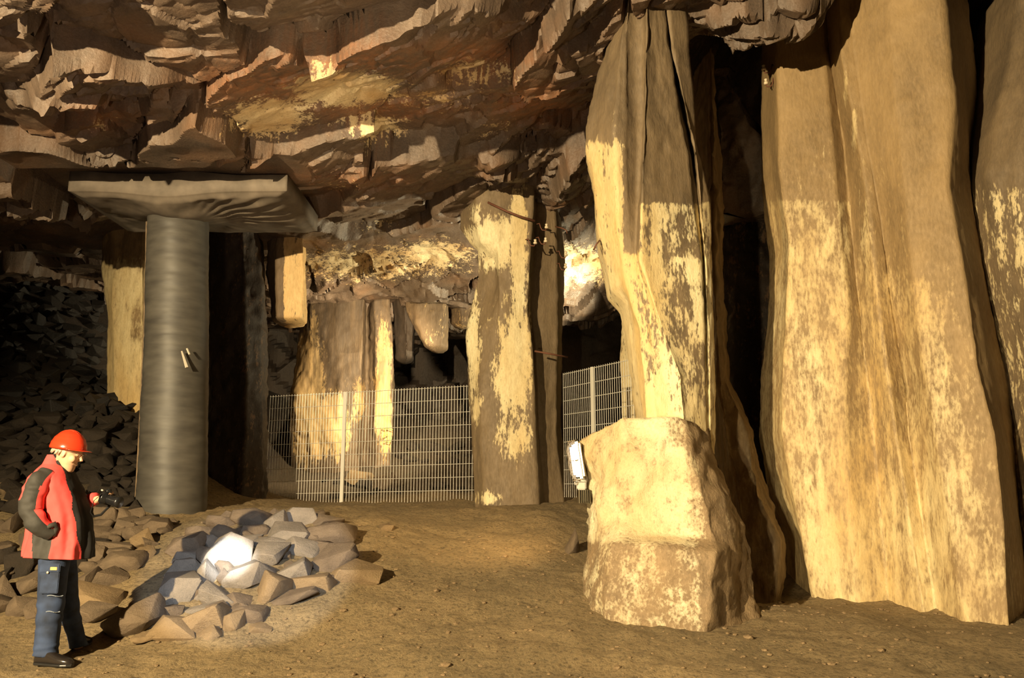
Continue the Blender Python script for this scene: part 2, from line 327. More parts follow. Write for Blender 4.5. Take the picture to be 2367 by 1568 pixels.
# ------------------------------------------------------------------ ridge-lofted pillars
def rough_of(V, seed): return sstep(-.5, .6, fbm(V*.8, seed+31, 2))
def loft_pillar(name, ridges, mat, thick=.8, top=None, bot=None, dz=.03, seg=.04, amp=.025, chip=.02, seed=1, coat=None, stain=None, vs=.35, smooth=True, parent=None, backin=.15, taper=0):
    R = []
    for r in ridges:
        P = np.array([Wp(*q) for q in r]); P = P[np.argsort(P[:, 2])]; R.append(P)
    z1 = top if top is not None else max(P[-1, 2] for P in R); z0 = bot if bot is not None else min(P[0, 2] for P in R)
    zs = np.arange(z0, z1+dz, dz); K = []
    for P in R:
        x = np.interp(zs, P[:, 2], P[:, 0]); y = np.interp(zs, P[:, 2], P[:, 1])
        K.append(np.stack([x, y, zs], -1))
    a, b = K[0], K[-1]
    wdt = b[:, 0]-a[:, 0]
    bk = [b+np.stack([-wdt*backin*.3, thick*.6+0*zs, 0*zs], -1), b+np.stack([-wdt*(backin+.1), thick+0*zs, 0*zs], -1), a+np.stack([wdt*(backin+.1), thick+0*zs, 0*zs], -1), a+np.stack([wdt*backin*.3, thick*.5+0*zs, 0*zs], -1)]
    allr = K+bk; cols = []
    for i, A in enumerate(allr):
        B = allr[(i+1) % len(allr)]; L = np.sqrt(((A-B)**2).sum(-1)).max(); n = max(2, int(L/(seg if i < len(K)-1 else seg*2.2)))
        for k in range(n): cols.append(A+(B-A)*k/n)
    V = np.stack(cols, 1)                       # rows, cols, 3
    cen = V.mean(1, keepdims=True); T = np.roll(V, -1, 1)-np.roll(V, 1, 1); Nn = np.stack([T[..., 1], -T[..., 0], 0*T[..., 0]], -1)
    Nn /= np.linalg.norm(Nn, axis=-1, keepdims=True)+1e-9
    Q = V*np.array([1, 1, vs])
    def terr(f, k): q = f*k; fl = np.floor(q); return (fl+sstep(.62, .98, q-fl))/k
    d = amp*fbm(Q*1.3, seed, 2)*1.1+chip*.55*fbm(V*7, seed+5, 4)+chip*2.2*terr(fbm(Q*np.array([2.4, 2.4, 1.8])+9, seed+8, 4), 3.0)*rough_of(V, seed)
    V = V+Nn*d[..., None]
    if taper:
        k = sstep(0, taper, V[:, :1, 2:3]-z0)*.999; cen = V.mean(1, keepdims=True); k = np.sqrt(np.clip(1-(1-k)**2, 0, 1))*.85+.15
        V[..., :2] = (cen+(V-cen)*k)[..., :2]
    nr, nc = V.shape[:2]; idx = np.arange(nr*nc).reshape(nr, nc); nxt = np.roll(idx, -1, 1)
    F = np.stack([idx[:-1], nxt[:-1], nxt[1:], idx[1:]], -1).reshape(-1, 4)
    Vf = V.reshape(-1, 3)
    Vf = np.vstack([Vf, V[0].mean(0), V[-1].mean(0)]); n0 = nr*nc
    capb = np.stack([idx[0], np.full(nc, n0), nxt[0], nxt[0]], -1); capt = np.stack([nxt[-1], np.full(nc, n0+1), idx[-1], idx[-1]], -1)
    qx, qy = proj(Vf)
    at = {'coat': coat(qx, qy, Vf) if coat else 0*qx, 'stain': stain(qx, qy, Vf) if stain else 0*qx}
    me = bpy.data.meshes.new(name)
    me.from_pydata(Vf.tolist(), [], F.tolist()+[(int(idx[0, k]), n0, int(nxt[0, k])) for k in range(nc)][::1]+[(int(nxt[-1, k]), n0+1, int(idx[-1, k])) for k in range(nc)])
    me.polygons.foreach_set('use_smooth', np.full(len(me.polygons), smooth))
    for k, v in at.items():
        aa = me.attributes.new(k, 'FLOAT', 'POINT'); aa.data.foreach_set('value', np.asarray(v, np.float32))
    me.materials.append(mat); o = link(bpy.data.objects.new(name, me), parent)
    return o
def box_coat(lo, hi, x0=-9e9, x1=9e9, soft=30, val=.75):
    return lambda qx, qy: val*sstep(lo-soft, lo+soft, qy)*(1-sstep(hi-soft, hi+soft, qy))*sstep(x0-soft, x0+soft, qx)*(1-sstep(x1-soft, x1+soft, qx))
# --- big split pillar standing on the pale block
D = 8.0
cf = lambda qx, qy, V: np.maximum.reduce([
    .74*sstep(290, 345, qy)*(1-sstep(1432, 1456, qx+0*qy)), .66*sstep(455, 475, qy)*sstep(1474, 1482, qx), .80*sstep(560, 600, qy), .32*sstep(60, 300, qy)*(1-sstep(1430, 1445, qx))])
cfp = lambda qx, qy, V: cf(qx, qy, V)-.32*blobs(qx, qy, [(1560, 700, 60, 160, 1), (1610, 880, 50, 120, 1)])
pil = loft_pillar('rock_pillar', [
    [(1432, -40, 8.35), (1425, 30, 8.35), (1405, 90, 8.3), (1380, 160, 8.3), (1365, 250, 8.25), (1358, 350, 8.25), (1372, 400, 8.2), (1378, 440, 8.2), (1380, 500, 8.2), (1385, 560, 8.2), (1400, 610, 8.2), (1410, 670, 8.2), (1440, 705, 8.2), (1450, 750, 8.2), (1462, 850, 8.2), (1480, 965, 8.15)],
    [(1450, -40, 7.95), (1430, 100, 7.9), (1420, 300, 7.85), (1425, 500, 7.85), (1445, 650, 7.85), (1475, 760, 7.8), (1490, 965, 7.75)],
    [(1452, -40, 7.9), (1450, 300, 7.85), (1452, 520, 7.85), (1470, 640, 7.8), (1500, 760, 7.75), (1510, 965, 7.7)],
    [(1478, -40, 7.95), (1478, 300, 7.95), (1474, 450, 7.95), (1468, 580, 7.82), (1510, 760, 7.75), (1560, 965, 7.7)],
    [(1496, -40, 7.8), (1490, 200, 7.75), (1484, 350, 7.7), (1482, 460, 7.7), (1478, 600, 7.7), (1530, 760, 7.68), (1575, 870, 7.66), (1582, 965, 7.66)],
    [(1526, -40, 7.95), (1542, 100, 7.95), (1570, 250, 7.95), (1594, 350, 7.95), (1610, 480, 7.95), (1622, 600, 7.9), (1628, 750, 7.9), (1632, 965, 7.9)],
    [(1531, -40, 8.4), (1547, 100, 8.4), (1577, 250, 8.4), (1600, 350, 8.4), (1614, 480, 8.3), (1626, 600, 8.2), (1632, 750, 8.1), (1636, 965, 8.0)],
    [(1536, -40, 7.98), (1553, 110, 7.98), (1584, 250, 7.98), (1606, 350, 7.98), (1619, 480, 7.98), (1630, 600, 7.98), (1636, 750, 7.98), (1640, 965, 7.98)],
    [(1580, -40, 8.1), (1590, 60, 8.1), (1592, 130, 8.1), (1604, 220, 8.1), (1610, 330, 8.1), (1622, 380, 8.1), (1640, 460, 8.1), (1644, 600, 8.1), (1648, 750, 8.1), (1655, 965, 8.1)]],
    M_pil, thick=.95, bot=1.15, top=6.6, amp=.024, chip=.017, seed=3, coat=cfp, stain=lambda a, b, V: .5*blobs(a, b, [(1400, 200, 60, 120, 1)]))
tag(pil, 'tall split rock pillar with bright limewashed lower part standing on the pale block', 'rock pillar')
# --- pale block under it
bl = loft_pillar('rock_block', [
    [(1340, 1022, 8.3), (1345, 1060, 8.25), (1364, 1110, 8.2), (1366, 1170, 8.15), (1352, 1260, 8.1), (1345, 1320, 8.0), (1348, 1420, 8.0)],
    [(1400, 985, 8.0), (1400, 1100, 7.8), (1395, 1200, 7.75), (1385, 1262, 7.66), (1375, 1320, 7.6), (1370, 1420, 7.6)],
    [(1440, 970, 7.75), (1440, 1100, 7.62), (1445, 1200, 7.6), (1418, 1238, 7.5), (1410, 1260, 7.4), (1400, 1440, 7.35)],
    [(1520, 966, 7.62), (1530, 1100, 7.5), (1550, 1238, 7.5), (1545, 1262, 7.25), (1530, 1450, 7.2)],
    [(1585, 972, 7.6), (1600, 1060, 7.48), (1630, 1160, 7.4), (1655, 1255, 7.35), (1658, 1275, 7.16), (1636, 1460, 7.1)],
    [(1612, 975, 7.8), (1640, 1060, 7.7), (1680, 1160, 7.6), (1700, 1270, 7.5), (1690, 1450, 7.3)],
    [(1645, 980, 8.1), (1665, 1060, 8.0), (1700, 1160, 7.95), (1735, 1270, 7.85), (1768, 1440, 7.8)]],
    M_block, thick=1.1, bot=-.35, amp=.03, chip=.046, seed=12, vs=.9,
    coat=lambda a, b, V: np.clip(.86-.55*sstep(1585, 1660, a+(1250-b)*.15)-.34*sstep(1245, 1262, b), 0, 1), stain=None)
# drop the top of the block to its sloping outline
me = bl.data; co = np.empty(len(me.vertices)*3); me.vertices.foreach_get('co', co); co = co.reshape(-1, 3)
qx, qy = proj(co); yt = np.interp(qx, [1330, 1345, 1400, 1440, 1500, 1600, 1650, 1700], [1035, 1018, 988, 980, 969, 975, 986, 1010])
ztop = np.array([Wp(a, b, 8.0)[2] for a, b in zip(qx, yt)]) + .05*fbm(co*3, 5, 3)
co[:, 2] = np.minimum(co[:, 2], ztop); me.vertices.foreach_set('co', co.ravel()); me.update()
tag(bl, 'pale yellow rock block carrying the split pillar, floodlight on its left side', 'rock block')
# --- huge pillar on the right
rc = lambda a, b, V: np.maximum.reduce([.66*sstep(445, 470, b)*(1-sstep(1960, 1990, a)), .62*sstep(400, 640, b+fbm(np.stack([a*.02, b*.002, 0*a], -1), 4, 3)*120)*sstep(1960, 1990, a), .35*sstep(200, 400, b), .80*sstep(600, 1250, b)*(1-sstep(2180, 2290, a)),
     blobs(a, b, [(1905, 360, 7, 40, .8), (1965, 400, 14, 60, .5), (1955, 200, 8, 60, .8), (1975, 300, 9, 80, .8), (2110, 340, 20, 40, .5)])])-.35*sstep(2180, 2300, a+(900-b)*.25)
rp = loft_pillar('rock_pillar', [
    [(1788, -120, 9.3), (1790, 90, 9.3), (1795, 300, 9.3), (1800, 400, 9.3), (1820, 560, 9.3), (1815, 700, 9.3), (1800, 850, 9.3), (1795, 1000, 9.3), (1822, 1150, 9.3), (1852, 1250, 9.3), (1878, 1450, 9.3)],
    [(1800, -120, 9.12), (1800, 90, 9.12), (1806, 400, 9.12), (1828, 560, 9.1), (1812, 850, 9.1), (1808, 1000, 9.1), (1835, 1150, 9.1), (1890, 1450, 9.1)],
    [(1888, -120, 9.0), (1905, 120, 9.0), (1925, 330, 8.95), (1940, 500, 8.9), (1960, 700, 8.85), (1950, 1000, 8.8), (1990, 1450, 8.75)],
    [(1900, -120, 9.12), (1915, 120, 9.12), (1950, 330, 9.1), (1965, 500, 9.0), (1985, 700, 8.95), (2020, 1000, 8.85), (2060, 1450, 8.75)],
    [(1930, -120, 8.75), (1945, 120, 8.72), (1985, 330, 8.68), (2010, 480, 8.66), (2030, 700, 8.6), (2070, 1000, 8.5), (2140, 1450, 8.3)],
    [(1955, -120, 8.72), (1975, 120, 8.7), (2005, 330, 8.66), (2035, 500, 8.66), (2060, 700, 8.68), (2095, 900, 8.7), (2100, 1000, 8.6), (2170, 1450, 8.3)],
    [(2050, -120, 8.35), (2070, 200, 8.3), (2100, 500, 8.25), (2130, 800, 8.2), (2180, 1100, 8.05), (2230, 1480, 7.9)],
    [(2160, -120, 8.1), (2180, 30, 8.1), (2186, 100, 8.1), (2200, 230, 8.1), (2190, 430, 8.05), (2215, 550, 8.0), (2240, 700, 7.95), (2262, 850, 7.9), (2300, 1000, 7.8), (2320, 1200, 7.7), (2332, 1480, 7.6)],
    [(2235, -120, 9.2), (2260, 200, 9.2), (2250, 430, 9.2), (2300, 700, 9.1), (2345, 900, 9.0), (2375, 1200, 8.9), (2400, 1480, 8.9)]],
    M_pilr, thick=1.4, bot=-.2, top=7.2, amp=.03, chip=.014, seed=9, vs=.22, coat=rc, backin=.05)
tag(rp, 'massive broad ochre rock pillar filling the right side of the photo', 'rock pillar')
rp2 = loft_pillar('rock_pillar', [
    [(2390, -150, 8.4), (2350, 0, 8.4), (2335, 120, 8.4), (2297, 300, 8.4), (2284, 400, 8.4), (2300, 500, 8.4), (2312, 600, 8.4), (2345, 730, 8.4), (2382, 850, 8.35), (2395, 1480, 8.3)],
    [(2440, -150, 8.1), (2400, 100, 8.1), (2360, 350, 8.1), (2370, 600, 8.1), (2420, 850, 8.1), (2450, 1480, 8.0)],
    [(2700, -150, 7.6), (2700, 600, 7.6), (2700, 1480, 7.4)]],
    M_pil, thick=1.2, bot=-.2, top=7.2, amp=.03, chip=.018, seed=19, vs=.25, coat=lambda a, b, V: .45*sstep(380, 460, b), backin=.05)
tag(rp2, 'brown rock pillar cut by the right edge of the photo, beyond a dark gap', 'rock pillar')
# --- shaded pillars between
sh = loft_pillar('rock_pillar', [
    [(1600, -60, 9.9), (1620, 300, 9.9), (1640, 600, 9.8), (1640, 900, 9.6), (1660, 1100, 9.4), (1690, 1440, 9.2)],
    [(1640, -60, 9.5), (1645, 300, 9.5), (1650, 600, 9.4), (1660, 900, 9.2), (1690, 1100, 9.0), (1730, 1300, 8.8), (1745, 1440, 8.7)],
    [(1645, -60, 9.6), (1662, 600, 9.5), (1682, 880, 9.3), (1730, 1000, 9.1), (1755, 1150, 8.95), (1800, 1250, 8.8), (1800, 1330, 8.75), (1785, 1440, 8.7)],
    [(1650, -60, 9.9), (1668, 600, 9.9), (1690, 880, 9.8), (1740, 1000, 9.6), (1770, 1150, 9.5), (1808, 1250, 9.3), (1808, 1330, 9.2), (1790, 1440, 9.1)]],
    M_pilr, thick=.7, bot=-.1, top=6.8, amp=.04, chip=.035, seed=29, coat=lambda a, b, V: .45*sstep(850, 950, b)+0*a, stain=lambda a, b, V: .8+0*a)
tag(sh, 'narrow reddish rock pillar in shade behind the split pillar', 'rock pillar')
sh2 = loft_pillar('rock_pillar', [
    [(1655, 480, 11.2), (1640, 1200, 11.2), (1650, 1420, 11.0)], [(1700, 470, 10.9), (1700, 1200, 10.8), (1720, 1420, 10.6)], [(1800, 490, 10.8), (1830, 800, 10.7), (1840, 1200, 10.6), (1880, 1420, 10.4)], [(1890, 500, 10.9), (1900, 1420, 10.6)]],
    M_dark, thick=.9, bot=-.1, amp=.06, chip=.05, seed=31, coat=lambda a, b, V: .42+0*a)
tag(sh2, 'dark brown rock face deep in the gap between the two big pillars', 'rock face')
hl = loft_pillar('rock_ledge', [
    [(1640, 190, 10.8), (1652, 340, 10.6), (1660, 490, 10.6)], [(1652, 180, 10.6), (1660, 300, 10.3), (1668, 490, 10.5)], [(1685, 185, 10.5), (1740, 290, 10.1), (1770, 345, 10.1), (1780, 490, 10.5)], [(1690, 190, 10.9), (1745, 280, 10.7), (1780, 345, 10.7), (1800, 490, 10.8)]],
    M_ceil, thick=.8, amp=.05, chip=.07, seed=37, vs=2.0)
tag(hl, 'stepped rock ledge dimly seen high in the dark gap', 'rock ledge')
# --- centre pillar
cc = lambda a, b, V: np.maximum.reduce([blobs(a, b, [(1150, 560, 75, 80, .95), (1200, 600, 30, 230, 1.0), (1110, 560, 50, 60, .9), (1190, 850, 60, 180, .95), (1095, 800, 22, 200, .85), (1195, 1010, 70, 80, .7), (1100, 940, 30, 60, .7), (1130, 1150, 40, 25, .7), (1105, 500, 30, 40, .7)])])*(1-sstep(1222, 1232, a+(b-600)*-.03))
cp_ = loft_pillar('rock_pillar', [
    [(1085, 400, 12.3), (1082, 460, 12.3), (1062, 490, 12.3), (1062, 530, 12.3), (1085, 565, 12.2), (1103, 580, 12.2), (1105, 640, 12.2), (1085, 730, 12.2), (1078, 780, 12.2), (1085, 850, 12.2), (1092, 1000, 12.2), (1100, 1200, 12.1)],
    [(1105, 400, 11.9), (1100, 500, 11.85), (1110, 560, 11.85), (1140, 600, 12.0), (1145, 660, 12.0), (1115, 760, 11.95), (1110, 900, 11.9), (1120, 1200, 11.8)],
    [(1160, 400, 11.8), (1150, 500, 11.75), (1150, 600, 11.8), (1160, 800, 11.8), (1160, 1000, 11.75), (1175, 1200, 11.7)],
    [(1236, 400, 11.9), (1234, 470, 11.85), (1225, 600, 11.85), (1220, 720, 11.85), (1230, 800, 11.85), (1236, 1000, 11.8), (1245, 1200, 11.7)],
    [(1240, 400, 12.3), (1240, 520, 12.25), (1232, 700, 12.2), (1240, 1000, 12.15), (1262, 1200, 12.05)],
    [(1280, 400, 12.5), (1285, 520, 12.45), (1290, 700, 12.4), (1288, 1000, 12.3), (1310, 1200, 12.2)],
    [(1285, 400, 12.9), (1298, 540, 12.9), (1304, 620, 12.8), (1298, 800, 12.8), (1298, 1000, 12.7), (1335, 1200, 12.6)]],
    M_pil, thick=.3, bot=.7, top=6.2, amp=.02, chip=.016, seed=43, coat=cc, vs=.3)
tag(cp_, 'rock pillar in the middle with patchy cream limewash and a bulge near its top', 'rock pillar')
# --- gallery pillars behind the fence
bc = lambda a, b, V: np.maximum.reduce([blobs(a, b, [(710, 880, 45, 160, 1.1), (712, 980, 50, 110, 1.1), (775, 980, 45, 90, 1.0), (885, 900, 25, 200, 1.0), (890, 1010, 25, 80, .9), (725, 760, 16, 80, .8), (830, 930, 25, 80, .7), (735, 1010, 60, 60, 1)])])
bp_ = loft_pillar('rock_pillar', [
    [(690, 680, 16.6), (700, 730, 16.5), (690, 800, 16.5), (676, 900, 16.4), (674, 1040, 16.4), (674, 1120, 16.4)],
    [(720, 680, 16.1), (720, 800, 16.1), (715, 1000, 16.0), (715, 1120, 16.0)],
    [(780, 680, 15.9), (780, 850, 15.9), (775, 1000, 15.8), (775, 1120, 15.8)],
    [(842, 680, 15.9), (838, 800, 15.9), (835, 950, 15.8), (826, 1120, 15.8)],
    [(848, 680, 16.2), (848, 800, 16.2), (848, 950, 16.1), (836, 1120, 16.1)],
    [(866, 680, 15.9), (868, 800, 15.9), (866, 950, 15.8), (864, 1120, 15.8)],
    [(905, 680, 15.95), (910, 800, 15.95), (910, 950, 15.9), (902, 1120, 15.9)],
    [(910, 680, 16.4), (912, 800, 16.4), (912, 950, 16.4), (906, 1120, 16.4)]],
    M_back, thick=.8, bot=1.0, top=6.2, amp=.03, chip=.03, seed=53, coat=bc, stain=lambda a, b, V: .7*(1-sstep(850, 1000, b))+0*a)
tag(bp_, 'broad cream and brown streaked rock pillar behind the left wire fence', 'rock pillar')
def mark():   # pale green sprayed mark on that pillar
    bm = bmesh.new()
    for st in ([(882, 992), (896, 990), (908, 994)], [(892, 992), (890, 1004), (884, 1012)], [(886, 1012), (896, 1004), (898, 1016), (888, 1020), (902, 1022), (906, 1012)]):
        tube(bm, [Wp(x, y, 15.82) for x, y in st], .012, 5)
    o = obj_bm('sprayed_mark', bm, plain('green_spray_paint', (.35, .42, .12), .8)); under(o, bp_); o['label'] = 'pale green sprayed mark'
mark()
lp = loft_pillar('rock_pillar', [
    [(245, 520, 13.4), (241, 620, 13.4), (250, 700, 13.4), (252, 740, 13.4), (246, 850, 13.3), (244, 1020, 13.3)], [(262, 520, 13.1), (262, 1020, 13.0)], [(330, 520, 12.9), (325, 1020, 12.8)], [(372, 520, 13.2), (360, 700, 13.2), (350, 1020, 13.1)]],
    M_pilr, thick=.6, bot=1.2, top=6, amp=.03, chip=.02, seed=61, coat=lambda a, b, V: .95*sstep(560, 640, b)-.5*blobs(a, b, [(315, 770, 16, 25, 1), (318, 730, 14, 25, 1)]))
tag(lp, 'orange yellow rock pillar seen left of the grey column above the rubble', 'rock pillar')
dp = loft_pillar('rock_pillar', [
    [(430, 520, 12.9), (440, 900, 12.9), (440, 1210, 12.6)], [(480, 520, 12.4), (490, 900, 12.4), (480, 1210, 12.2)], [(560, 520, 12.2), (570, 900, 12.2), (560, 1210, 12.0)], [(596, 520, 12.4), (606, 700, 12.4), (606, 900, 12.4), (600, 1210, 12.2)], [(604, 520, 12.8), (614, 700, 12.8), (614, 920, 12.8), (606, 1210, 12.6)]],
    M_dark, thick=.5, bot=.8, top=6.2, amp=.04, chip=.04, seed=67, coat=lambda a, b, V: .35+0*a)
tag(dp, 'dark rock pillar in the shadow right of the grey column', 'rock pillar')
fp = loft_pillar('rock_pillar', [
    [(1445, 560, 13.2), (1440, 700, 13.2), (1434, 830, 13.1), (1438, 900, 13), (1440, 1200, 13)], [(1470, 560, 12.8), (1460, 1200, 12.7)], [(1560, 560, 12.9), (1560, 1200, 12.8)]],
    M_pil, thick=.4, bot=.8, amp=.03, chip=.02, seed=71, coat=lambda a, b, V: .8+0*a)
tag(fp, 'pale rock pillar partly hidden behind the right wire fence', 'rock pillar')
# hanging rocks at the gallery roof
def hang(ridges, lab, mat, coat, seed, thick=.6, amp=.05, zt=5.9, taper=.14):
    o = loft_pillar('hanging_rock', ridges, mat, thick=thick, top=zt, amp=amp, chip=.03, seed=seed, coat=coat, smooth=True, taper=taper); return tag(o, lab, 'hanging rock', 'rocks hanging from the gallery roof')
hang([[(620, 560, 13.0), (622, 680, 13.0), (624, 748, 13.0)], [(634, 560, 12.7), (640, 740, 12.7)], [(700, 560, 12.6), (704, 640, 12.6), (700, 722, 12.7)], [(706, 560, 12.9), (708, 715, 12.9)]], 'cream faced rock hanging left, above the left end of the fence', M_back, lambda a, b, V: .75*sstep(648, 660, a), 5, taper=.06)
hang([[(935, 640, 15.6), (940, 720, 15.6), (985, 808, 15.6)], [(960, 640, 15.4), (965, 740, 15.35), (990, 810, 15.4)], [(1030, 640, 15.4), (1032, 740, 15.35), (1020, 800, 15.4)], [(1040, 640, 15.7), (1036, 790, 15.6)]], 'large smooth beige rock hanging above the dark opening', M_back, lambda a, b, V: .35+0*a, 6)
hang([[(1020, 640, 15.8), (1035, 700, 15.8), (1040, 760, 15.8)], [(1060, 640, 15.5), (1065, 750, 15.5)], [(1100, 640, 15.5), (1105, 740, 15.5)]], 'square beige rock hanging beside the middle pillar', M_back, lambda a, b, V: .4+0*a, 8)
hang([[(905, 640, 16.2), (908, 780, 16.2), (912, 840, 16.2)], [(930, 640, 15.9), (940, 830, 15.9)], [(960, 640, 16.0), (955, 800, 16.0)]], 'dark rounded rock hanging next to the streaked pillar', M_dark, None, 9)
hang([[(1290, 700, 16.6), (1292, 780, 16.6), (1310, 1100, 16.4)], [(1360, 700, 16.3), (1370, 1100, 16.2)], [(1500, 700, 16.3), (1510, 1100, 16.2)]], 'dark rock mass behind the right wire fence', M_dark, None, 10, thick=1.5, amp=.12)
# ------------------------------------------------------------------ grey column with its canvas wrapped head
col = empty('support_column', Wp(400, 1172, 10.5), 'round grey concrete support column at left under the canvas pad', 'column')
zt = Wp(400, 470, 10.1)[2]; base = Wp(400, 1172, 10.5); zz = np.arange(base[2]-.25, zt+.05, .02); n = 72; xb_ = Wp(397, 1170, 10.5)[0]; xt_ = Wp(412, 490, 10.5)[0]
V = []
for z in zz:
    t = (z-base[2])/(zt-base[2]); cx = xb_+(xt_-xb_)*t+.015*math.sin(3*t); r = .385+.035*(1-t)**2
    seam = .003*sum(math.exp(-((z-s)/.012)**2) for s in (1.55, 1.8, 2.0, 2.2, 2.62, 3.05, 3.13, 3.26, 4.05))
    for k in range(n):
        a = 2*math.pi*k/n; rr = r-seam*(1+.6*math.sin(a*2+z*7))+.004*math.sin(a*3+z*4)
        V.append((cx+rr*math.cos(a), 10.5+rr*math.sin(a), z))
V = np.array(V); V[:, :2] += .004*fbm(V*np.array([4, 4, 14]), 3, 3)[:, None]
idx = np.arange(len(zz)*n).reshape(len(zz), n); nxt = np.roll(idx, -1, 1); F = np.stack([idx[:-1], nxt[:-1], nxt[1:], idx[1:]], -1).reshape(-1, 4)
m, nt, b = newmat('grey_column_concrete'); tc = nt.nodes.new('ShaderNodeTexCoord'); mp = nt.nodes.new('ShaderNodeMapping'); mp.inputs['Scale'].default_value = (1, 1, 4)
nn = nt.nodes.new('ShaderNodeTexNoise'); nn.inputs['Scale'].default_value = 2.5; nn.inputs['Detail'].default_value = 6; nt.links.new(tc.outputs['Object'], mp.inputs[0]); nt.links.new(mp.outputs[0], nn.inputs['Vector'])
r = nt.nodes.new('ShaderNodeValToRGB'); nt.links.new(nn.outputs[0], r.inputs[0]); r.color_ramp.elements[0].position = .3; r.color_ramp.elements[0].color = (.042, .038, .033, 1); r.color_ramp.elements[1].position = .7; r.color_ramp.elements[1].color = (.082, .075, .063, 1)
nt.links.new(r.outputs[0], b.inputs['Base Color']); b.inputs['Roughness'].default_value = .55
bp = nt.nodes.new('ShaderNodeBump'); bp.inputs['Strength'].default_value = .12; nt.links.new(nn.outputs[0], bp.inputs['Height']); nt.links.new(bp.outputs[0], b.inputs['Normal'])
under(mesh_np('shaft', V, F, m), col)
bm = bmesh.new(); tube(bm, [Wp(438, 820, 10.08), Wp(432, 806, 10.09)], .012, 5); tube(bm, [Wp(420, 812, 10.08), Wp(432, 850, 10.07)], [.01, .02], 5)
o = obj_bm('plaster_scar', bm, plain('pale_plaster', (.5, .45, .36), .8)); under(o, col); o['label'] = 'pale chipped scar'
# pale plaster left along the left edge of the column
zq = np.arange(base[2]+.02, zt-.15, .03); P_ = []
for z in zq:
    t = (z-base[2])/(zt-base[2]); cx = xb_+(xt_-xb_)*t+.015*math.sin(3*t); r_ = .385+.035*(1-t)**2+.012; wd = .30+.10*float(vnoise(np.array([[z*3, 0, 0]]), 4)[0])
    for k in range(7):
        an_ = math.pi*1.03+wd*(k/6); e_ = 1 if 0 < k < 6 else .955; P_.append((cx+r_*e_*math.cos(an_), 10.5+r_*e_*math.sin(an_), z))
ps = under(mesh_np('plaster_strip', P_, gridfaces(7, len(zq)), plain('brown_plaster', (.20, .14, .085), .8, 0, .35, 5, .3)), col); ps['label'] = 'pale brown plaster strip'
# canvas pad
M_canvas = plain('grey_canvas', (.13, .105, .080), .75, 0, .25, 6, .3)
NP = 90; U, V_ = grid(np.linspace(0, 1, NP), np.linspace(0, 1, NP)); z0 = 4.98
x0, x1, y0, y1 = -5.52, -2.80, 9.72, 11.35
X = x0+(x1-x0)*U; Y = y0+(y1-y0)*V_
def pleat(X, Y):
    d = np.hypot(X+4.3, Y-10.5); a = np.arctan2(Y-10.5, X+4.3)
    f = .030*np.sin(a*34)*np.exp(-((a+.05)/.7)**2)*sstep(.4, .6, d)*(1-sstep(1.1, 1.6, d))
    return f+.03*fbm(np.stack([X, Y, 0*X], -1)*1.8, 6, 3)
sag = pleat(X, Y); edge = np.minimum.reduce([U, 1-U, V_, 1-V_])
low = z0-.05*sstep(0, .06, edge)+sag*sstep(0, .1, edge)-.16*np.exp(-((X+4.3)**2+(Y-10.2)**2)/.25)
up_ = z0+.24+.03*fbm(np.stack([X, Y, 0*X], -1)*1.5, 9, 2)
Pl = np.stack([X, Y, low], -1).reshape(-1, 3); Pu = np.stack([X-.0, Y, up_], -1).reshape(-1, 3); F1 = gridfaces(NP, NP); idx = np.arange(NP*NP).reshape(NP, NP)
ring = np.concatenate([idx[0, :-1], idx[:-1, -1], idx[-1, :0:-1], idx[:0:-1, 0]]); rn = np.roll(ring, -1)
side = np.stack([ring, ring+NP*NP, rn+NP*NP, rn], -1)
pad = mesh_np('canvas_pad', np.vstack([Pl, Pu]), np.vstack([F1, F1[:, ::-1]+NP*NP, side]), M_canvas)
tag(pad, 'creased grey canvas wrapped pad between the grey column and the rock ceiling', 'canvas pad')
# ------------------------------------------------------------------ wire fences
M_zinc = plain('galvanised_wire', (.62, .60, .54), .5, .3)
def fence(A, B, za, zb, h, post_t, label):
    L = math.hypot(B[0]-A[0], B[1]-A[1]); t = Vector((B[0]-A[0], B[1]-A[1], 0))/L; nrm = Vector((-t.y, t.x, 0))
    root = empty('wire_fence', (A[0], A[1], za), label, 'fence', 'galvanised wire fences')
    bm = bmesh.new(); n = int(L/.05)
    for i in range(n+1):
        s = i/n; p = Vector((A[0], A[1], za+(zb-za)*s))+t*(L*s); tube(bm, [p, p+Vector((0, 0, h+.02))], .0035, 5, False)
    k = int(h/.2)
    for j in range(k+1):
        for sd in (-.006, .006):
            z = j*.2+(h-k*.2); tube(bm, [Vector((A[0], A[1], za+z))+nrm*sd, Vector((B[0], B[1], zb+z))+nrm*sd], .0042, 5, False)
    under(obj_bm('wire_mesh', bm, M_zinc), root)
    for s in post_t:
        bm = bmesh.new(); p = Vector((A[0], A[1], za+(zb-za)*s))+t*(L*s)+nrm*-.03; ang = math.atan2(t.y, t.x)
        box(bm, p+Vector((0, 0, h/2-.1)), (.06, .04, h+.22), Matrix.Rotation(ang, 3, 'Z'), .006)
        po = under(obj_bm('post', bm, M_zinc), root)
    return root
a = Wp(612, 1168, 13.7); b2 = Wp(1098, 1160, 12.75); fence(a, b2, a[2], b2[2], Wp(1085, 893, 12.8)[2]-b2[2], [.385], 'galvanised wire mesh fence with one post, left of the middle pillar')
a = Wp(1305, 1150, 12.1); b2 = Wp(1500, 1150, 10.4); h_ = Wp(1310, 866, 12.1)[2]-a[2]
fence(a, b2, a[2], b2[2]-.0+(Wp(1480, 828, 10.5)[2]-b2[2]-h_), h_, [.41], 'galvanised wire mesh fence with one post, right of the middle pillar')
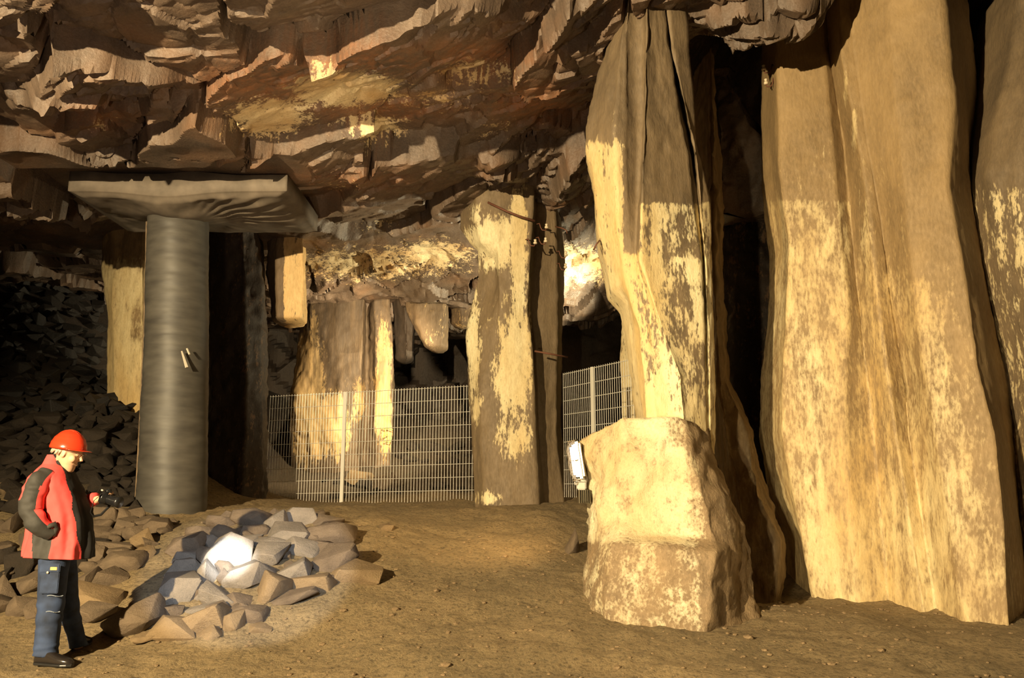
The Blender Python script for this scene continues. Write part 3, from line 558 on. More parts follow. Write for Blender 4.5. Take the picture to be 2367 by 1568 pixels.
# ------------------------------------------------------------------ floodlight on the block
M_rust = plain('rusty_iron', (.14, .055, .03), .7, .3)
M_alu = plain('lamp_aluminium', (.55, .52, .46), .4, .6); M_glow = plain('lit_lamp_glass', (1, 1, 1), .3, emit=((1, .95, .85), 5)); M_blk = plain('black_plastic', (.015, .014, .013), .4)
lc = Vector(Wp(1334, 1066, 8.2)); fl = empty('floodlight', tuple(lc), 'lit floodlight with wire guard on the left side of the pale block', 'floodlight')
Rf = Matrix.Rotation(math.radians(-12), 3, 'Z') @ Matrix.Rotation(math.radians(-8), 3, 'Y')
def lf(x, y, z): return lc+Rf @ Vector((x, y, z))
bm = bmesh.new(); box(bm, lf(.035, 0, 0), (.07, .30, .36), Rf, .02); under(obj_bm('lamp_housing', bm, M_alu), fl)
bm = bmesh.new(); box(bm, lf(-.016, 0, 0), (.05, .25, .31), Rf, .022); under(obj_bm('lamp_glass', bm, M_glow), fl)
bm = bmesh.new()
for y in (-.13, -.045, .045, .13):
    tube(bm, [lf(.02, y, -.20), lf(-.05, y, -.17), lf(-.068, y, -.1), lf(-.068, y, .1), lf(-.05, y, .17), lf(.02, y, .20)], .0045, 6)
for z in (-.19, 0, .19): tube(bm, [lf(.03, -.155, z), lf(-.045, -.15, z), lf(-.062, 0, z), lf(-.045, .15, z), lf(.03, .155, z)], .0045, 6)
under(obj_bm('wire_guard', bm, plain('dull_guard_wire', (.22, .17, .11), .5, .5)), fl)
bm = bmesh.new(); box(bm, Wp(1343, 1120, 8.2), (.09, .16, .11), None, .012); tube(bm, [Wp(1331, 1117, 8.12), Wp(1337, 1117, 8.15)], .022, 8); under(obj_bm('junction_box', bm, M_alu), fl)
bm = bmesh.new(); c0 = Vector(Wp(1350, 1148, 8.2)); box(bm, c0+Vector((0, .0, .01)), (.05, .12, .12), None, .005)
for i in range(6): box(bm, c0+Vector((-.05+i*.02, -.01, 0)), (.006, .16, .13))
under(obj_bm('heat_sink', bm, plain('dark_fins', (.12, .10, .06), .5, .3)), fl)
bm = bmesh.new(); tube(bm, [Wp(1327, 1021, 8.2), Wp(1335, 1016, 8.3), Wp(1345, 1030, 8.35)], .008, 6); under(obj_bm('bracket', bm, M_blk), fl); bm = bmesh.new(); tube(bm, [Wp(1345, 1110, 8.25), Wp(1336, 1095, 8.2), lf(.05, 0, -.16)], .01, 6); under(obj_bm('bracket', bm, M_blk), fl)
lo = lamp('floodlight_beam', 'SPOT', tuple(lf(-.12, .02, .02)), tuple(lf(-1.6, 1.1, -.35)), 170, (1, .64, .27), .08, 100, 1); lo.parent = fl; lo.matrix_parent_inverse = Matrix.Translation(-lc)
# ------------------------------------------------------------------ insulators, rods and wires
M_por = plain('porcelain', (.62, .52, .36), .35)
def insulator(px, py, d, side, label, sc=1.0, wp=None):
    p = Vector(Wp(px, py, d)); root = empty('insulator', tuple(p), label, 'insulator', 'porcelain insulators on iron hooks')
    s = side*sc
    bm = bmesh.new(); tube(bm, [p+Vector((s*.13, .04, .05)), p+Vector((s*.09, .0, .05)), p+Vector((s*.075, 0, -.01)), p+Vector((s*.05, 0, -.055)), p+Vector((0, 0, -.06)), p+Vector((-s*.015, 0, -.02))][::-1], .009*sc, 6); under(obj_bm('iron_hook', bm, M_rust, smooth=True), root)
    bm = bmesh.new(); tube(bm, [p+Vector((-s*.015, 0, z)) for z in (-.03, -.02, .0, .005, .02, .035, .045)], [r_*sc for r_ in (.02, .03, .028, .018, .018, .024, .01)], 12); under(obj_bm('porcelain_bell', bm, M_por, smooth=True), root)
insulator(1768, 158, 9.25, 1, 'upper insulator on an iron hook at the left edge of the massive right pillar')
insulator(1773, 190, 9.25, 1, 'lower insulator on an iron hook at the left edge of the massive right pillar', .9)
insulator(1261, 524, 11.8, -1, 'topmost porcelain insulator on the dark side of the middle pillar')
insulator(1235, 560, 11.75, -1, 'left of the two lower insulators on the middle pillar')
insulator(1259, 556, 11.8, -1, 'right of the two lower insulators on the middle pillar')
insulator(1306, 588, 12.2, -1, 'pale insulator at the right edge of the middle pillar against lit ceiling')
insulator(1305, 616, 12.2, -1, 'small pale insulator just below another at the right edge of the middle pillar', .9)
def rod(name, pts, r, lab, cat, mat=M_rust):
    bm = bmesh.new(); tube(bm, [Wp(*p) for p in pts], r, 7); tag(obj_bm(name, bm, mat, smooth=True), lab, cat)
rod('iron_rod', [(1128, 468, 11.72), (1170, 488, 11.66), (1200, 500, 11.68), (1236, 511, 11.75)], .018, 'rusty iron rod running down across the top of the middle pillar', 'rod')
rod('iron_rod', [(1236, 812, 11.8), (1270, 818, 11.75), (1312, 826, 11.9)], .014, 'dark iron rod sticking out right halfway up the middle pillar', 'rod')
rod('iron_hook', [(1284, 524, 11.9), (1300, 528, 11.8), (1309, 532, 11.8), (1311, 540, 11.8)], .010, 'thin iron hook near the upper right of the middle pillar', 'hook')
rod('iron_hook', [(1372, 578, 8.1), (1378, 566, 8.05), (1386, 556, 8.15)], .008, 'short dark iron hook on the left edge of the split pillar', 'hook')
# ------------------------------------------------------------------ loose rocks
def rock_mesh(seed, flat=1.0, name='loose_rock'):
    r = random.Random(seed); bm = bmesh.new(); n = r.randint(11, 16)
    for i in range(n):
        v = Vector((r.gauss(0, 1), r.gauss(0, 1), r.gauss(0, 1))).normalized()*r.uniform(.8, 1.05)
        v = Vector([math.copysign(abs(c)**.75, c) for c in v]); bm.verts.new((v.x*.56, v.y*.56, v.z*.56*flat))
    bmesh.ops.convex_hull(bm, input=bm.verts[:])
    bmesh.ops.delete(bm, geom=[v for v in bm.verts if not v.link_faces], context='VERTS')
    bmesh.ops.dissolve_limit(bm, angle_limit=.30, verts=bm.verts[:], edges=bm.edges[:])
    bmesh.ops.bevel(bm, geom=bm.edges[:], offset=.02, segments=1, affect='EDGES', clamp_overlap=True)
    P = np.array([v.co[:] for v in bm.verts]); q = P+.02*np.stack([fbm(P*3, seed+k*9, 3) for k in range(3)], -1)
    lo, hi = q.min(0), q.max(0); q = (q-(lo+hi)/2)/(hi-lo)
    for v, c in zip(bm.verts, q): v.co = c
    bmesh.ops.recalc_face_normals(bm, faces=bm.faces[:])
    me = bpy.data.meshes.new(name); bm.to_mesh(me); bm.free()
    for p in me.polygons: p.use_smooth = True
    me.set_sharp_from_angle(angle=math.radians(36))
    return me
RM = [rock_mesh(100+i) for i in range(16)]
MV = {}
def rmesh(i, mat):
    k = (i % len(RM), mat.name)
    if k not in MV:
        me = RM[k[0]].copy(); me.materials.append(mat); MV[k] = me
    return MV[k]
rr = random.Random(5)
def rock(px, py, wpx, hpx, mat, label, group, i=None, lift=0, dep=None, tilt=None):
    """px,py = centre of the rock in the photo; it sits where its foot meets the ground"""
    if dep is None: g = G(px, py+hpx*.36); d = g[1]+.0
    else: d = dep
    s = d/FPX*cp; wx = wpx*s*1.18; hz = hpx*s*1.22; c = Wp(px, py, d+min(wx, hz)*.28)
    o = bpy.data.objects.new('loose_rock', rmesh(rr.randrange(99) if i is None else i, mat)); C.objects.link(o)
    o.location = tuple(c); o.scale = (wx, (wx*.5+hz*.5)*rr.uniform(.85, 1.15), hz); rz = rr.choice((0, math.pi))+rr.uniform(-.2, .2)
    o.rotation_euler = (rr.uniform(-.12, .12), tilt if tilt is not None else rr.uniform(-.25, .25), rz)
    return tag(o, label, 'rock', group)
K = .4014
def c8(cx, cy, w_, h_): return cx*K, 1050+cy*K, w_*K, h_*K
g1 = 'rocks of the heap lit by the white torch'; g2 = 'brown rocks scattered left of the lit heap'
for (a, t, m_, lab) in [
    ((1340, 590, 235, 210), -.3, M_rockg, 'brightest white lit angular rock at the middle of the torch beam'),
    ((1220, 715, 140, 160), .1, M_rockg, 'white glaring rock just lower left of the brightest rock'),
    ((1400, 710, 280, 130), -.35, M_rockg, 'long pale pointed slab just below the brightest rock'),
    ((1030, 790, 270, 190), 0, M_rockg, 'large bluish grey rock at the left edge of the torch beam'),
    ((1050, 665, 170, 110), -.4, M_rockg, 'bluish tilted rock on top of the large bluish rock'),
    ((1290, 830, 210, 130), .2, M_rockg, 'small grey white rock below the long pale slab'),
    ((1170, 815, 130, 110), 0, M_rockg, 'bluish flat rock under the white glaring rock'),
    ((1080, 535, 190, 130), .1, M_rock, 'dark grey rounded rock upper left in the torch beam'),
    ((1075, 605, 130, 80), .1, M_rockg, 'small grey rock under the dark grey rounded rock'),
    ((1160, 465, 140, 90), .2, M_rock, 'dark slate rock at the upper left rim of the heap'),
    ((1280, 400, 150, 80), 0, M_rock, 'flat brown rock at the top left rim of the heap'),
    ((1440, 375, 200, 110), 0, M_rock, 'brown grey flat rock at the top of the heap'),
    ((1340, 465, 190, 100), 0, M_rock, 'dull brown rock above the brightest rock'),
    ((1470, 455, 160, 80), 0, M_rock, 'flat grey rock behind the brightest rock'),
    ((1600, 355, 110, 70), 0, M_rock, 'small dark rock at the top rim of the heap, beside the broad rim slab'),
    ((1590, 410, 120, 120), -.3, M_rockg, 'upright pale rock behind the triangular tan slab'),
    ((1740, 365, 200, 100), 0, M_rockg, 'broad pale brown slab at the top right rim of the heap'),
    ((1880, 385, 200, 90), .25, M_rock, 'sloping tan rock at the top right corner of the heap'),
    ((1655, 470, 250, 120), .1, M_rockg, 'triangular tan slab in the upper right of the heap'),
    ((1445, 508, 120, 65), .1, M_rockg, 'small pale rock between the brightest rock and the triangular slab'),
    ((1560, 530, 180, 90), .15, M_rockg, 'pale wedge rock below the triangular tan slab'),
    ((1560, 605, 180, 150), 0, M_rockg, 'dark sided pentagonal rock right of the brightest rock'),
    ((1740, 560, 200, 120), -.2, M_rockg, 'grey tilted rock in the right half of the heap'),
    ((1900, 470, 260, 130), .1, M_rock, 'broad brown rock at the right rim of the heap'),
    ((1880, 550, 120, 90), 0, M_rock, 'small tan rock below the broad brown rim rock'),
    ((1940, 620, 230, 170), -.15, M_rock, 'large brown angular rock at the right end of the heap'),
    ((1210, 515, 120, 80), 0, M_rockg, 'small tan rock left of the brightest rock near its top'),
    ((1200, 600, 120, 120), 0, M_rock, 'brown rock touching the left side of the brightest rock'),
    ((1690, 675, 180, 120), 0, M_rockg, 'grey round cornered rock right of the long pale slab'),
    ((1535, 790, 230, 180), -.5, M_rockl, 'steeply leaning tan slab in the lower right of the heap'),
    ((1380, 865, 160, 90), -.3, M_rock, 'small tan rock at the foot of the leaning slab'),
    ((1790, 740, 260, 110), -.2, M_rockl, 'brown flat rock at the lower right rim of the heap'),
    ((1700, 830, 240, 80), -.2, M_rock, 'long low dirt coloured rock at the lower right foot of the heap'),
    ((1885, 745, 90, 80), 0, M_rock, 'small rock under the large right end rock'),
    ((2050, 700, 270, 150), .2, M_rockl, 'half buried dirt covered rock right of the heap'),
    ((975, 920, 150, 90), .2, M_rock, 'reddish rock below the large bluish rock'),
    ((1150, 895, 240, 80), .05, M_rockg, 'flat pale slab below the bluish rocks'),
    ((1170, 950, 270, 150), 0, M_rockl, 'big rounded tan rock in the front row of the heap'),
    ((1000, 1020, 240, 130), -.1, M_rockl, 'low tan rock in the front row left of the big rounded one'),
    ((1185, 1045, 170, 100), 0, M_rockl, 'small tan rock in front of the big rounded tan rock'),
    ((840, 1062, 130, 55), 0, M_rockl, 'thin flat ochre slab lying on the dirt in the front row'),
    ((1430, 930, 200, 110), -.2, M_rock, 'brown rock at the right of the front row'),
    ((1340, 980, 110, 130), 0, M_rockl, 'narrow upright tan rock in the front row'),
    ((2220, 430, 90, 50), 0, M_rockl, 'small lone rock half sunk in dirt beyond the heap'),
    ((1500, 1010, 110, 60), 0, M_rockl, 'low rock at the right end of the front row')]:
    rock(*c8(*a), m_, lab, g1, tilt=t)
for (a, t, m_, lab) in [
    ((770, 965, 300, 180), -.35, M_rock, 'large dark wedge shaped rock beside the shadow of the person'),
    ((520, 840, 350, 150), -.35, M_rockl, 'long tan slab lying right of the legs of the person'),
    ((540, 935, 190, 120), -.1, M_rock, 'grey tan rock in front of the long tan slab'),
    ((410, 950, 110, 70), -.1, M_rockd, 'small dark rock touching the trouser legs'),
    ((475, 735, 160, 130), .1, M_rock, 'square tan rock right of the trouser pocket'),
    ((640, 720, 170, 120), .1, M_rock, 'flat brown rock beside the square tan rock'),
    ((720, 625, 210, 120), -.1, M_rock, 'brown wedge rock left of the shadow'),
    ((550, 600, 110, 130), 0, M_rock, 'upright brown rock behind the jacket hem'),
    ((440, 650, 90, 90), 0, M_rockd, 'small dark rock directly behind the jacket hem'),
    ((680, 540, 190, 90), -.45, M_rock, 'tilted brown slab above the wedge rock'),
    ((560, 530, 130, 80), 0, M_rockd, 'dark flat rock next to the black jacket front'),
    ((615, 375, 120, 110), .1, M_rock, 'brown block right below the held camera'),
    ((565, 460, 120, 80), 0, M_rock, 'dull brown rock beside the dangling camera strap'),
    ((745, 365, 170, 90), -.2, M_rock, 'long brown rock at the foot of the grey column'),
    ((680, 450, 130, 100), 0, M_rock, 'middle brown rock between camera and shadow'),
    ((770, 460, 120, 90), 0, M_rock, 'tan rock near the upper end of the shadow, beside the dark footed one'),
    ((905, 425, 160, 100), .1, M_rock, 'rounded brown rock with a dark foot above the shadow'),
    ((855, 500, 150, 110), -.3, M_rockl, 'tan slab at the upper left side of the shadow'),
    ((820, 590, 130, 100), -.3, M_rockl, 'tan slab touching the left side of the shadow'),
    ((45, 410, 120, 120), .2, M_rock, 'tan angular rock at the left edge behind the person'),
    ((40, 800, 150, 170), 0, M_rock, 'big tan rock at the left edge near the ground'),
    ((110, 650, 160, 150), 0, M_rockd, 'dark brown boulder left of the person at hip height'),
    ((190, 760, 140, 130), 0, M_rock, 'ochre rock close behind the thigh of the person'),
    ((125, 890, 130, 110), -.1, M_rock, 'dull rock on the dirt left of the knees'),
    ((205, 900, 100, 100), 0, M_rock, 'small rock behind the calf of the person'),
    ((20, 600, 100, 110), 0, M_rockd, 'dark rock cut by the left edge at hip height'),
    ((20, 700, 70, 80), 0, M_rockd, 'small dark rock cut by the left edge above the big tan one'),
    ((30, 215, 80, 90), 0, M_rockl, 'bright ochre square rock at the left edge')]:
    rock(*c8(*a), m_, lab, g2, tilt=t)
# fill between the named ones
def fill(n, poly, sz, mat, lab, zones, grp, seed):
    r = random.Random(seed); pl = []; t = 0
    def inside(x, y):
        c = False
        for (a, b), (e, f) in zip(poly, poly[1:]+poly[:1]):
            if (b > y) != (f > y) and x < (e-a)*(y-b)/(f-b)+a: c = not c
        return c
    X0 = min(p[0] for p in poly); X1 = max(p[0] for p in poly); Y0 = min(p[1] for p in poly); Y1 = max(p[1] for p in poly)
    while len(pl) < n and t < n*60:
        t += 1; x = r.uniform(X0, X1); y = r.uniform(Y0, Y1)
        if not inside(x, y): continue
        q = G(x, y); s = r.uniform(*sz)
        if q[1] > 17.8 or q[0] < -9.8 or any((q[0]-a[0])**2+(q[1]-a[1])**2+(q[2]-a[2])**2 < (.36*(s+e))**2 for a, e, _, _ in pl): continue
        pl.append((q, s, x, r.randrange(99)))
    made = []; bm = bmesh.new() if zones is None else None
    for q, s, x, i in pl:
        loc = Vector((q[0], q[1], float(gz(q[0], q[1]))+s*.12)); sc = (s*r.uniform(.9, 1.4), s*r.uniform(.8, 1.1), s*r.uniform(.5, .85)); rot = (r.uniform(-.4, .4), r.uniform(-.4, .4), r.uniform(0, 6.28))
        if bm is not None:
            k0 = len(bm.verts); bm.from_mesh(RM[i % len(RM)]); bm.verts.ensure_lookup_table()
            M = Matrix.Translation(loc) @ __import__('mathutils').Euler(rot).to_matrix().to_4x4() @ Matrix.Diagonal((*sc, 1)); bmesh.ops.transform(bm, matrix=M, verts=bm.verts[k0:]); continue
        o = bpy.data.objects.new('loose_rock', rmesh(i, mat)); C.objects.link(o); o.location = loc; o.scale = sc; o.rotation_euler = rot; made.append((s, x, o))
    if bm is not None: tag(obj_bm('rubble', bm, M_rubble_shade), lab, 'rubble', kind='stuff'); return
    for (a, b), where in zones:
        z = sorted([m for m in made if a <= m[1] < b], key=lambda m: -m[0])
        for k, (_, _, o) in enumerate(z): tag(o, ('largest ' if k == 0 else 'small ' if k*2 > len(z) else 'medium sized ')+lab+' '+where, 'rock', grp)
fill(38, [(0, 1190), (330, 1180), (440, 1190), (400, 1240), (330, 1290), (290, 1340), (230, 1400), (150, 1425), (0, 1420)], (.13, .30), M_rock, 'brown gap filling rock', [((0, 95), 'left of the person'), ((95, 260), 'behind the person'), ((260, 999), 'on the slope below the grey column')], 'small gap filling rocks on the slope', 3)
fill(34, [(480, 1200), (760, 1190), (810, 1240), (800, 1330), (640, 1400), (520, 1440), (420, 1420), (380, 1340), (440, 1250)], (.10, .2), M_rock, 'small grey brown rock wedged', [((0, 560), 'in the left half of the torch lit heap'), ((560, 999), 'in the right half of the torch lit heap')], 'small wedged rocks of the heap', 4)
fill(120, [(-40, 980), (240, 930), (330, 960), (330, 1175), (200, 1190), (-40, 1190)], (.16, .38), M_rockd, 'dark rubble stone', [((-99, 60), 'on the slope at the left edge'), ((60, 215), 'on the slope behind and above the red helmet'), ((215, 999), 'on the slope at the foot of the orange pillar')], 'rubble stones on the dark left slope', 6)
fill(130, [(-40, 560), (230, 600), (240, 880), (330, 960), (-40, 980)], (.18, .42), M_rockd, 'mass of rubble painted in deep shade high on the far left slope', None, None, 7)
fill(26, [(700, 1070), (900, 1060), (1090, 980), (1090, 1150), (720, 1160)], (.12, .35), M_rockd, 'rubble stone', [((0, 830), 'behind the fence left of its post'), ((830, 1999), 'behind the fence between its post and the middle pillar')], 'rubble behind the fence', 8)
rock(835, 1108, 60, 30, M_rockl, 'tan flat rock behind the fence right of its post', g2, dep=14.6)
rock(890, 1118, 70, 36, M_rock, 'pinkish grey rock behind the fence near the middle pillar', g2, dep=14.4)
rock(1322, 1258, 30, 60, M_rock, 'small dark stone leaning against the left foot of the pale block', 'stones by the pale block')
# pebbles on the dirt
r = random.Random(9); bm = bmesh.new()
for k in range(900):
    x = r.uniform(-3.5, 4.6); y = r.uniform(5.4, 9.5); s = r.uniform(.006, .02)*(1 if r.random() < .93 else 1.8)
    M = Matrix.Translation((x, y, float(gz(x, y))+s*.2)) @ Matrix.Rotation(r.uniform(0, 6), 4, 'Z') @ Matrix.Diagonal((s*1.3, s, s*.6, 1))
    bmesh.ops.create_icosphere(bm, subdivisions=1, radius=1, matrix=M)
tag(obj_bm('pebbles', bm, M_rockl), 'tiny pebbles and grit strewn over the trodden dirt floor', 'pebbles', kind='stuff')
#PERSON
# ------------------------------------------------------------------ person
PD = float(G(125, 1532)[1]); PX = PD/FPX      # metres per photo pixel at the person
def pp(px, py, o=0.0): return Vector(Wp(px, py, PD+o))
M_skin = plain('skin', (.62, .38, .24), .55, 0, .12, 25); M_red = plain('red_jacket_cloth', (.74, .07, .065), .8, 0, .12, 14, .25); M_grey = plain('dark_grey_cloth', (.030, .028, .024), .75, 0, .2, 20, .3)
M_bk = plain('black_cloth', (.010, .009, .009), .85); M_jean = plain('blue_denim', (.020, .034, .078), .85, 0, .55, 9, .4); M_shoe = plain('black_leather', (.02, .016, .014), .25)
M_helm = plain('orange_red_helmet_plastic', (.62, .045, .015), .22); M_hair = plain('grey_hair', (.42, .38, .28), .8, 0, .4, 60)
def ell_loft(bm, rings, n=24, pw=1.0):
    """rings: (centre Vector, ax Vector, ay Vector) half axes"""
    R = []
    for c, ax, ay in rings:
        vs = []
        for k in range(n):
            a = 2*math.pi*k/n; ca, sa = math.cos(a), math.sin(a)
            vs.append(bm.verts.new(c+ax*math.copysign(abs(ca)**pw, ca)+ay*math.copysign(abs(sa)**pw, sa)))
        R.append(vs)
    for A, B in zip(R, R[1:]):
        for k in range(n): bm.faces.new((A[k], A[(k+1) % n], B[(k+1) % n], B[k]))
    bm.faces.new(R[0][::-1]); bm.faces.new(R[-1]); return R
def blob(bm, c, r, M=None, seg=14):
    m = Matrix.Translation(Vector(c)) @ (M.to_4x4() if M else Matrix()) @ Matrix.Diagonal((*r, 1)); bmesh.ops.create_uvsphere(bm, u_segments=seg, v_segments=10, radius=1, matrix=m)
HC = pp(157, 1051, -.02); HR = Matrix.Rotation(math.radians(20), 3, 'Y') @ Matrix.Rotation(math.radians(10), 3, 'Z')
def hp(x, y, z): return HC+HR @ Vector((x, y, z))
bm = bmesh.new()
prof = [(-.122, .035, .074, .022), (-.110, .01, .088, .040), (-.085, -.025, .090, .055), (-.060, -.055, .086, .063), (-.052, -.06, .094, .065), (-.043, -.066, .088, .067), (-.025, -.078, .088, .070), (.0, -.09, .087, .073), (.03, -.098, .080, .076), (.05, -.10, .092, .077), (.075, -.10, .090, .077), (.10, -.09, .078, .068), (.125, -.06, .05, .045), (.134, -.03, .02, .02)]
ell_loft(bm, [(hp((a+b)/2, 0, z), HR @ Vector(((b-a)/2, 0, 0)), HR @ Vector((0, w_, 0))) for z, a, b, w_ in prof], 28, .9)
tube(bm, [hp(.082, 0, .045), hp(.098, 0, .02), hp(.112, 0, -.008), hp(.088, 0, -.018)], [.009, .011, .015, .012], 8)
for sd in (-1, 1):
    blob(bm, hp(-.008, sd*.077, .005), (.018, .008, .032), HR @ Matrix.Rotation(sd*.3, 3, 'Z')); blob(bm, hp(-.003, sd*.081, -.008), (.010, .008, .014), HR)
    blob(bm, hp(.076, sd*.032, .028), (.014, .015, .012), HR); blob(bm, hp(.055, sd*.05, -.015), (.03, .02, .028), HR)
blob(bm, hp(.088, 0, -.055), (.012, .025, .006), HR)
nk = [(pp(128, 1100), .07), (pp(136, 1082), .062), (pp(146, 1066, -.01), .060), (hp(-.02, 0, -.02), .06)]
ell_loft(bm, [(c, Vector((r_, 0, .02)), Vector((0, r_, 0))) for c, r_ in nk], 20)
tr = [(pp(138, 1292), .12, .15), (pp(140, 1250), .14, .155), (pp(140, 1200), .15, .155), (pp(136, 1150), .14, .17), (pp(130, 1115), .12, .17), (pp(128, 1095), .07, .08)]
ell_loft(bm, [(c, Vector((a, 0, 0)), Vector((0, b, 0))) for c, a, b in tr], 24)
for pts, rd in (([pp(125, 1295, -.09), pp(120, 1390, -.11), pp(110, 1460, -.12), pp(103, 1518, -.12)], [.085, .06, .05, .04]), ([pp(140, 1295, .09), pp(158, 1385, .14), pp(170, 1440, .2), pp(183, 1496, .28)], [.085, .06, .05, .04]),
                ([pp(108, 1112, -.15), pp(84, 1140, -.22), pp(72, 1180, -.25), pp(92, 1212, -.24), pp(116, 1230, -.15)], [.05, .045, .04, .036, .028]), ([pp(140, 1112, .15), pp(165, 1148, .22), pp(186, 1172, .22), pp(228, 1154, .12)], [.05, .045, .04, .028])):
    tube(bm, pts, rd, 14)
def hand(bm, wrist, palm, dirv, nrm, curl, sgn=1):
    f = Vector(dirv).normalized(); n_ = Vector(nrm).normalized(); s_ = f.cross(n_).normalized()*sgn
    W0 = Vector(wrist); P0 = Vector(palm)
    ell_loft(bm, [(W0, s_*.028, n_*.02), (W0.lerp(P0, .5), s_*.038, n_*.017), (P0, s_*.042, n_*.014), (P0+f*.02, s_*.040, n_*.012)], 14)
    for k, (off, L_) in enumerate(((-.030, .066), (-.010, .074), (.010, .070), (.029, .055))):
        p = P0+f*.015+s_*off; pts = [p]; a = 0
        for j, q in enumerate((.42, .32, .26)):
            a += curl*(.8+.1*k); d_ = (f*math.cos(a)-n_*math.sin(a)).normalized(); p = p+d_*L_*q; pts.append(p)
        tube(bm, pts, [.0095, .0090, .0082, .0068], 8)
    tp = W0.lerp(P0, .45)-s_*.034; tube(bm, [tp, tp+f*.028-s_*.02-n_*.012, tp+f*.055-s_*.018-n_*.026, tp+f*.074-s_*.008-n_*.032], [.013, .0115, .010, .008], 8)
hand(bm, pp(228, 1154, .12), pp(243, 1154, .09), (1, -.25, .1), (0, .55, -1), .55, -1)
hand(bm, pp(116, 1230, -.15), pp(128, 1242, -.13), (1, .1, -.5), (0, -1, 0), .35, 1)
person = obj_bm('person', bm, M_skin, smooth=True); rm = person.modifiers.new('skin', 'REMESH'); rm.mode = 'VOXEL'; rm.voxel_size = .0055; rm.use_smooth_shade = True
sm = person.modifiers.new('soften', 'SMOOTH'); sm.factor = .5; sm.iterations = 2
tag(person, 'person in orange helmet, red and black jacket and jeans, looking down at a camera', 'person')
# jacket
def fold(P, k): return fbm(P*k, 77, 3)
rg_ = [(1052, 113, 142, .070), (1062, 108, 146, .078), (1074, 104, 152, .10), (1086, 96, 160, .155), (1100, 86, 167, .195), (1130, 80, 182, .21), (1165, 82, 195, .205), (1200, 80, 203, .20), (1240, 74, 207, .20), (1268, 68, 207, .205), (1284, 64, 205, .21)]
pys = np.arange(1052, 1286, 2.0); A_ = np.array(rg_); N_ = 200; rows = []
for y in pys:
    xl, xr, hy = (np.interp(y, A_[:, 0], A_[:, k]) for k in (1, 2, 3)); c = pp((xl+xr)/2, y+ (4 if y > 1280 else 0)); a = (xr-xl)/2*PX
    row = []
    for k in range(N_):
        th = 2*math.pi*k/N_; ct, st_ = math.cos(th), math.sin(th); f = sstep(1090, 1270, y)
        g = 1+.045*f*math.sin(th*9+1.3*math.sin(y*.02)+y*.006)+.02*f*math.sin(th*17+2)
        ax = math.copysign(abs(ct)**.85, ct)*a*g; ay = math.copysign(abs(st_)**.85, st_)*hy*g
        row.append((c.x+ax, c.y+ay, c.z-.012*ct*f))
    rows.append(row)
V = np.array(rows); V += .006*np.stack([fold(V, 9), fold(V+5, 9), 0*V[..., 0]], -1)
inner = V[-1:].copy(); cc_ = inner.mean(1, keepdims=True); inner = cc_+(inner-cc_)*.93; inner[..., 2] += .03
V = np.vstack([V, inner]); nr, nc = V.shape[:2]; idx = np.arange(nr*nc).reshape(nr, nc); nxt = np.roll(idx, -1, 1)
F = np.stack([idx[:-1], nxt[:-1], nxt[1:], idx[1:]], -1).reshape(-1, 4)[:, ::-1]
jk = mesh_np('jacket', V.reshape(-1, 3), F, M_red); jk.data.materials.append(M_grey); jk.data.materials.append(M_bk)
jk.data.transform(person.matrix_world.inverted()); jk.parent = person; jk['label'] = 'red jacket with dark side panels and black front'
for p in jk.data.polygons:
    c = p.center; q, y = proj(np.array(c)); xl = np.interp(y, A_[:, 0], A_[:, 1]); xr = np.interp(y, A_[:, 0], A_[:, 2])
    edge = np.interp(y, [1050, 1075, 1100, 1150, 1200, 1284], [124, 138, 152, 165, 172, 188]); sl = np.interp(y, [1050, 1200, 1240, 1284], [0, 0, 122, 113]); s0 = 74
    if q > edge+2*math.sin(y*.1): p.material_index = 2
    elif y > 1165 and s0 < q < np.interp(y, [1165, 1200, 1240, 1284], [104, 112, 122, 113]): p.material_index = 1
def sleeve(pts, rd, nm, front_red, dark):
    pts = [Vector(p) for p in pts]; n = 48
    # smooth the path
    T = np.linspace(0, len(pts)-1, 90); PA = np.array([p[:] for p in pts]); Q = np.stack([np.interp(T, range(len(pts)), PA[:, k]) for k in range(3)], -1)
    for _ in range(24): Q[1:-1] = (Q[:-2]+2*Q[1:-1]+Q[2:])/4
    R_ = np.interp(T, range(len(pts)), rd); bm = bmesh.new(); 
    R_ = R_*(1+.03*np.sin(T*5.5)*sstep(.8, 1.6, T)+.015*np.sin(T*9+1))
    fs = tube(bm, [tuple(q) for q in Q], list(R_), n, True); bm.faces.ensure_lookup_table()
    for v in bm.verts: v.co += Vector(v.co-Vector(Q[min(range(0, 90), key=lambda i: (v.co-Vector(Q[i])).length)]))*.14*float(fbm(np.array([v.co[:]])*np.array([9, 9, 16]), 5, 2)[0])
    for f in bm.faces:
        c = f.calc_center_median(); i = min(range(90), key=lambda i: (c-Vector(Q[i])).length); t = (Vector(Q[min(i+1, 89)])-Vector(Q[max(i-1, 0)])).normalized()
        side = t.cross(Vector((0, 1, 0))).normalized(); o = (c-Vector(Q[i])).dot(side)/R_[i]  # toward the back / elbow side
        f.material_index = 0 if (o > .70 or (front_red and o < -.58 and T[i] < 2.2) or (not front_red and True)) else 1
    o = obj_bm(nm, bm, [M_red, M_grey, M_bk], smooth=True); o.parent = jk; return o
s1 = sleeve([pp(108, 1100, -.12), pp(90, 1118, -.19), pp(76, 1150, -.23), pp(71, 1186, -.245), pp(90, 1213, -.25), pp(122, 1234, -.18)], [.082, .088, .084, .078, .072, .056], 'sleeve', True, M_grey); s1['label'] = 'dark grey sleeve edged with red, hand in pocket'
s2 = sleeve([pp(140, 1105, .12), pp(160, 1130, .18), pp(180, 1165, .2), pp(200, 1160, .18), pp(222, 1154, .13)], [.08, .075, .062, .052, .046], 'sleeve', False, M_red)
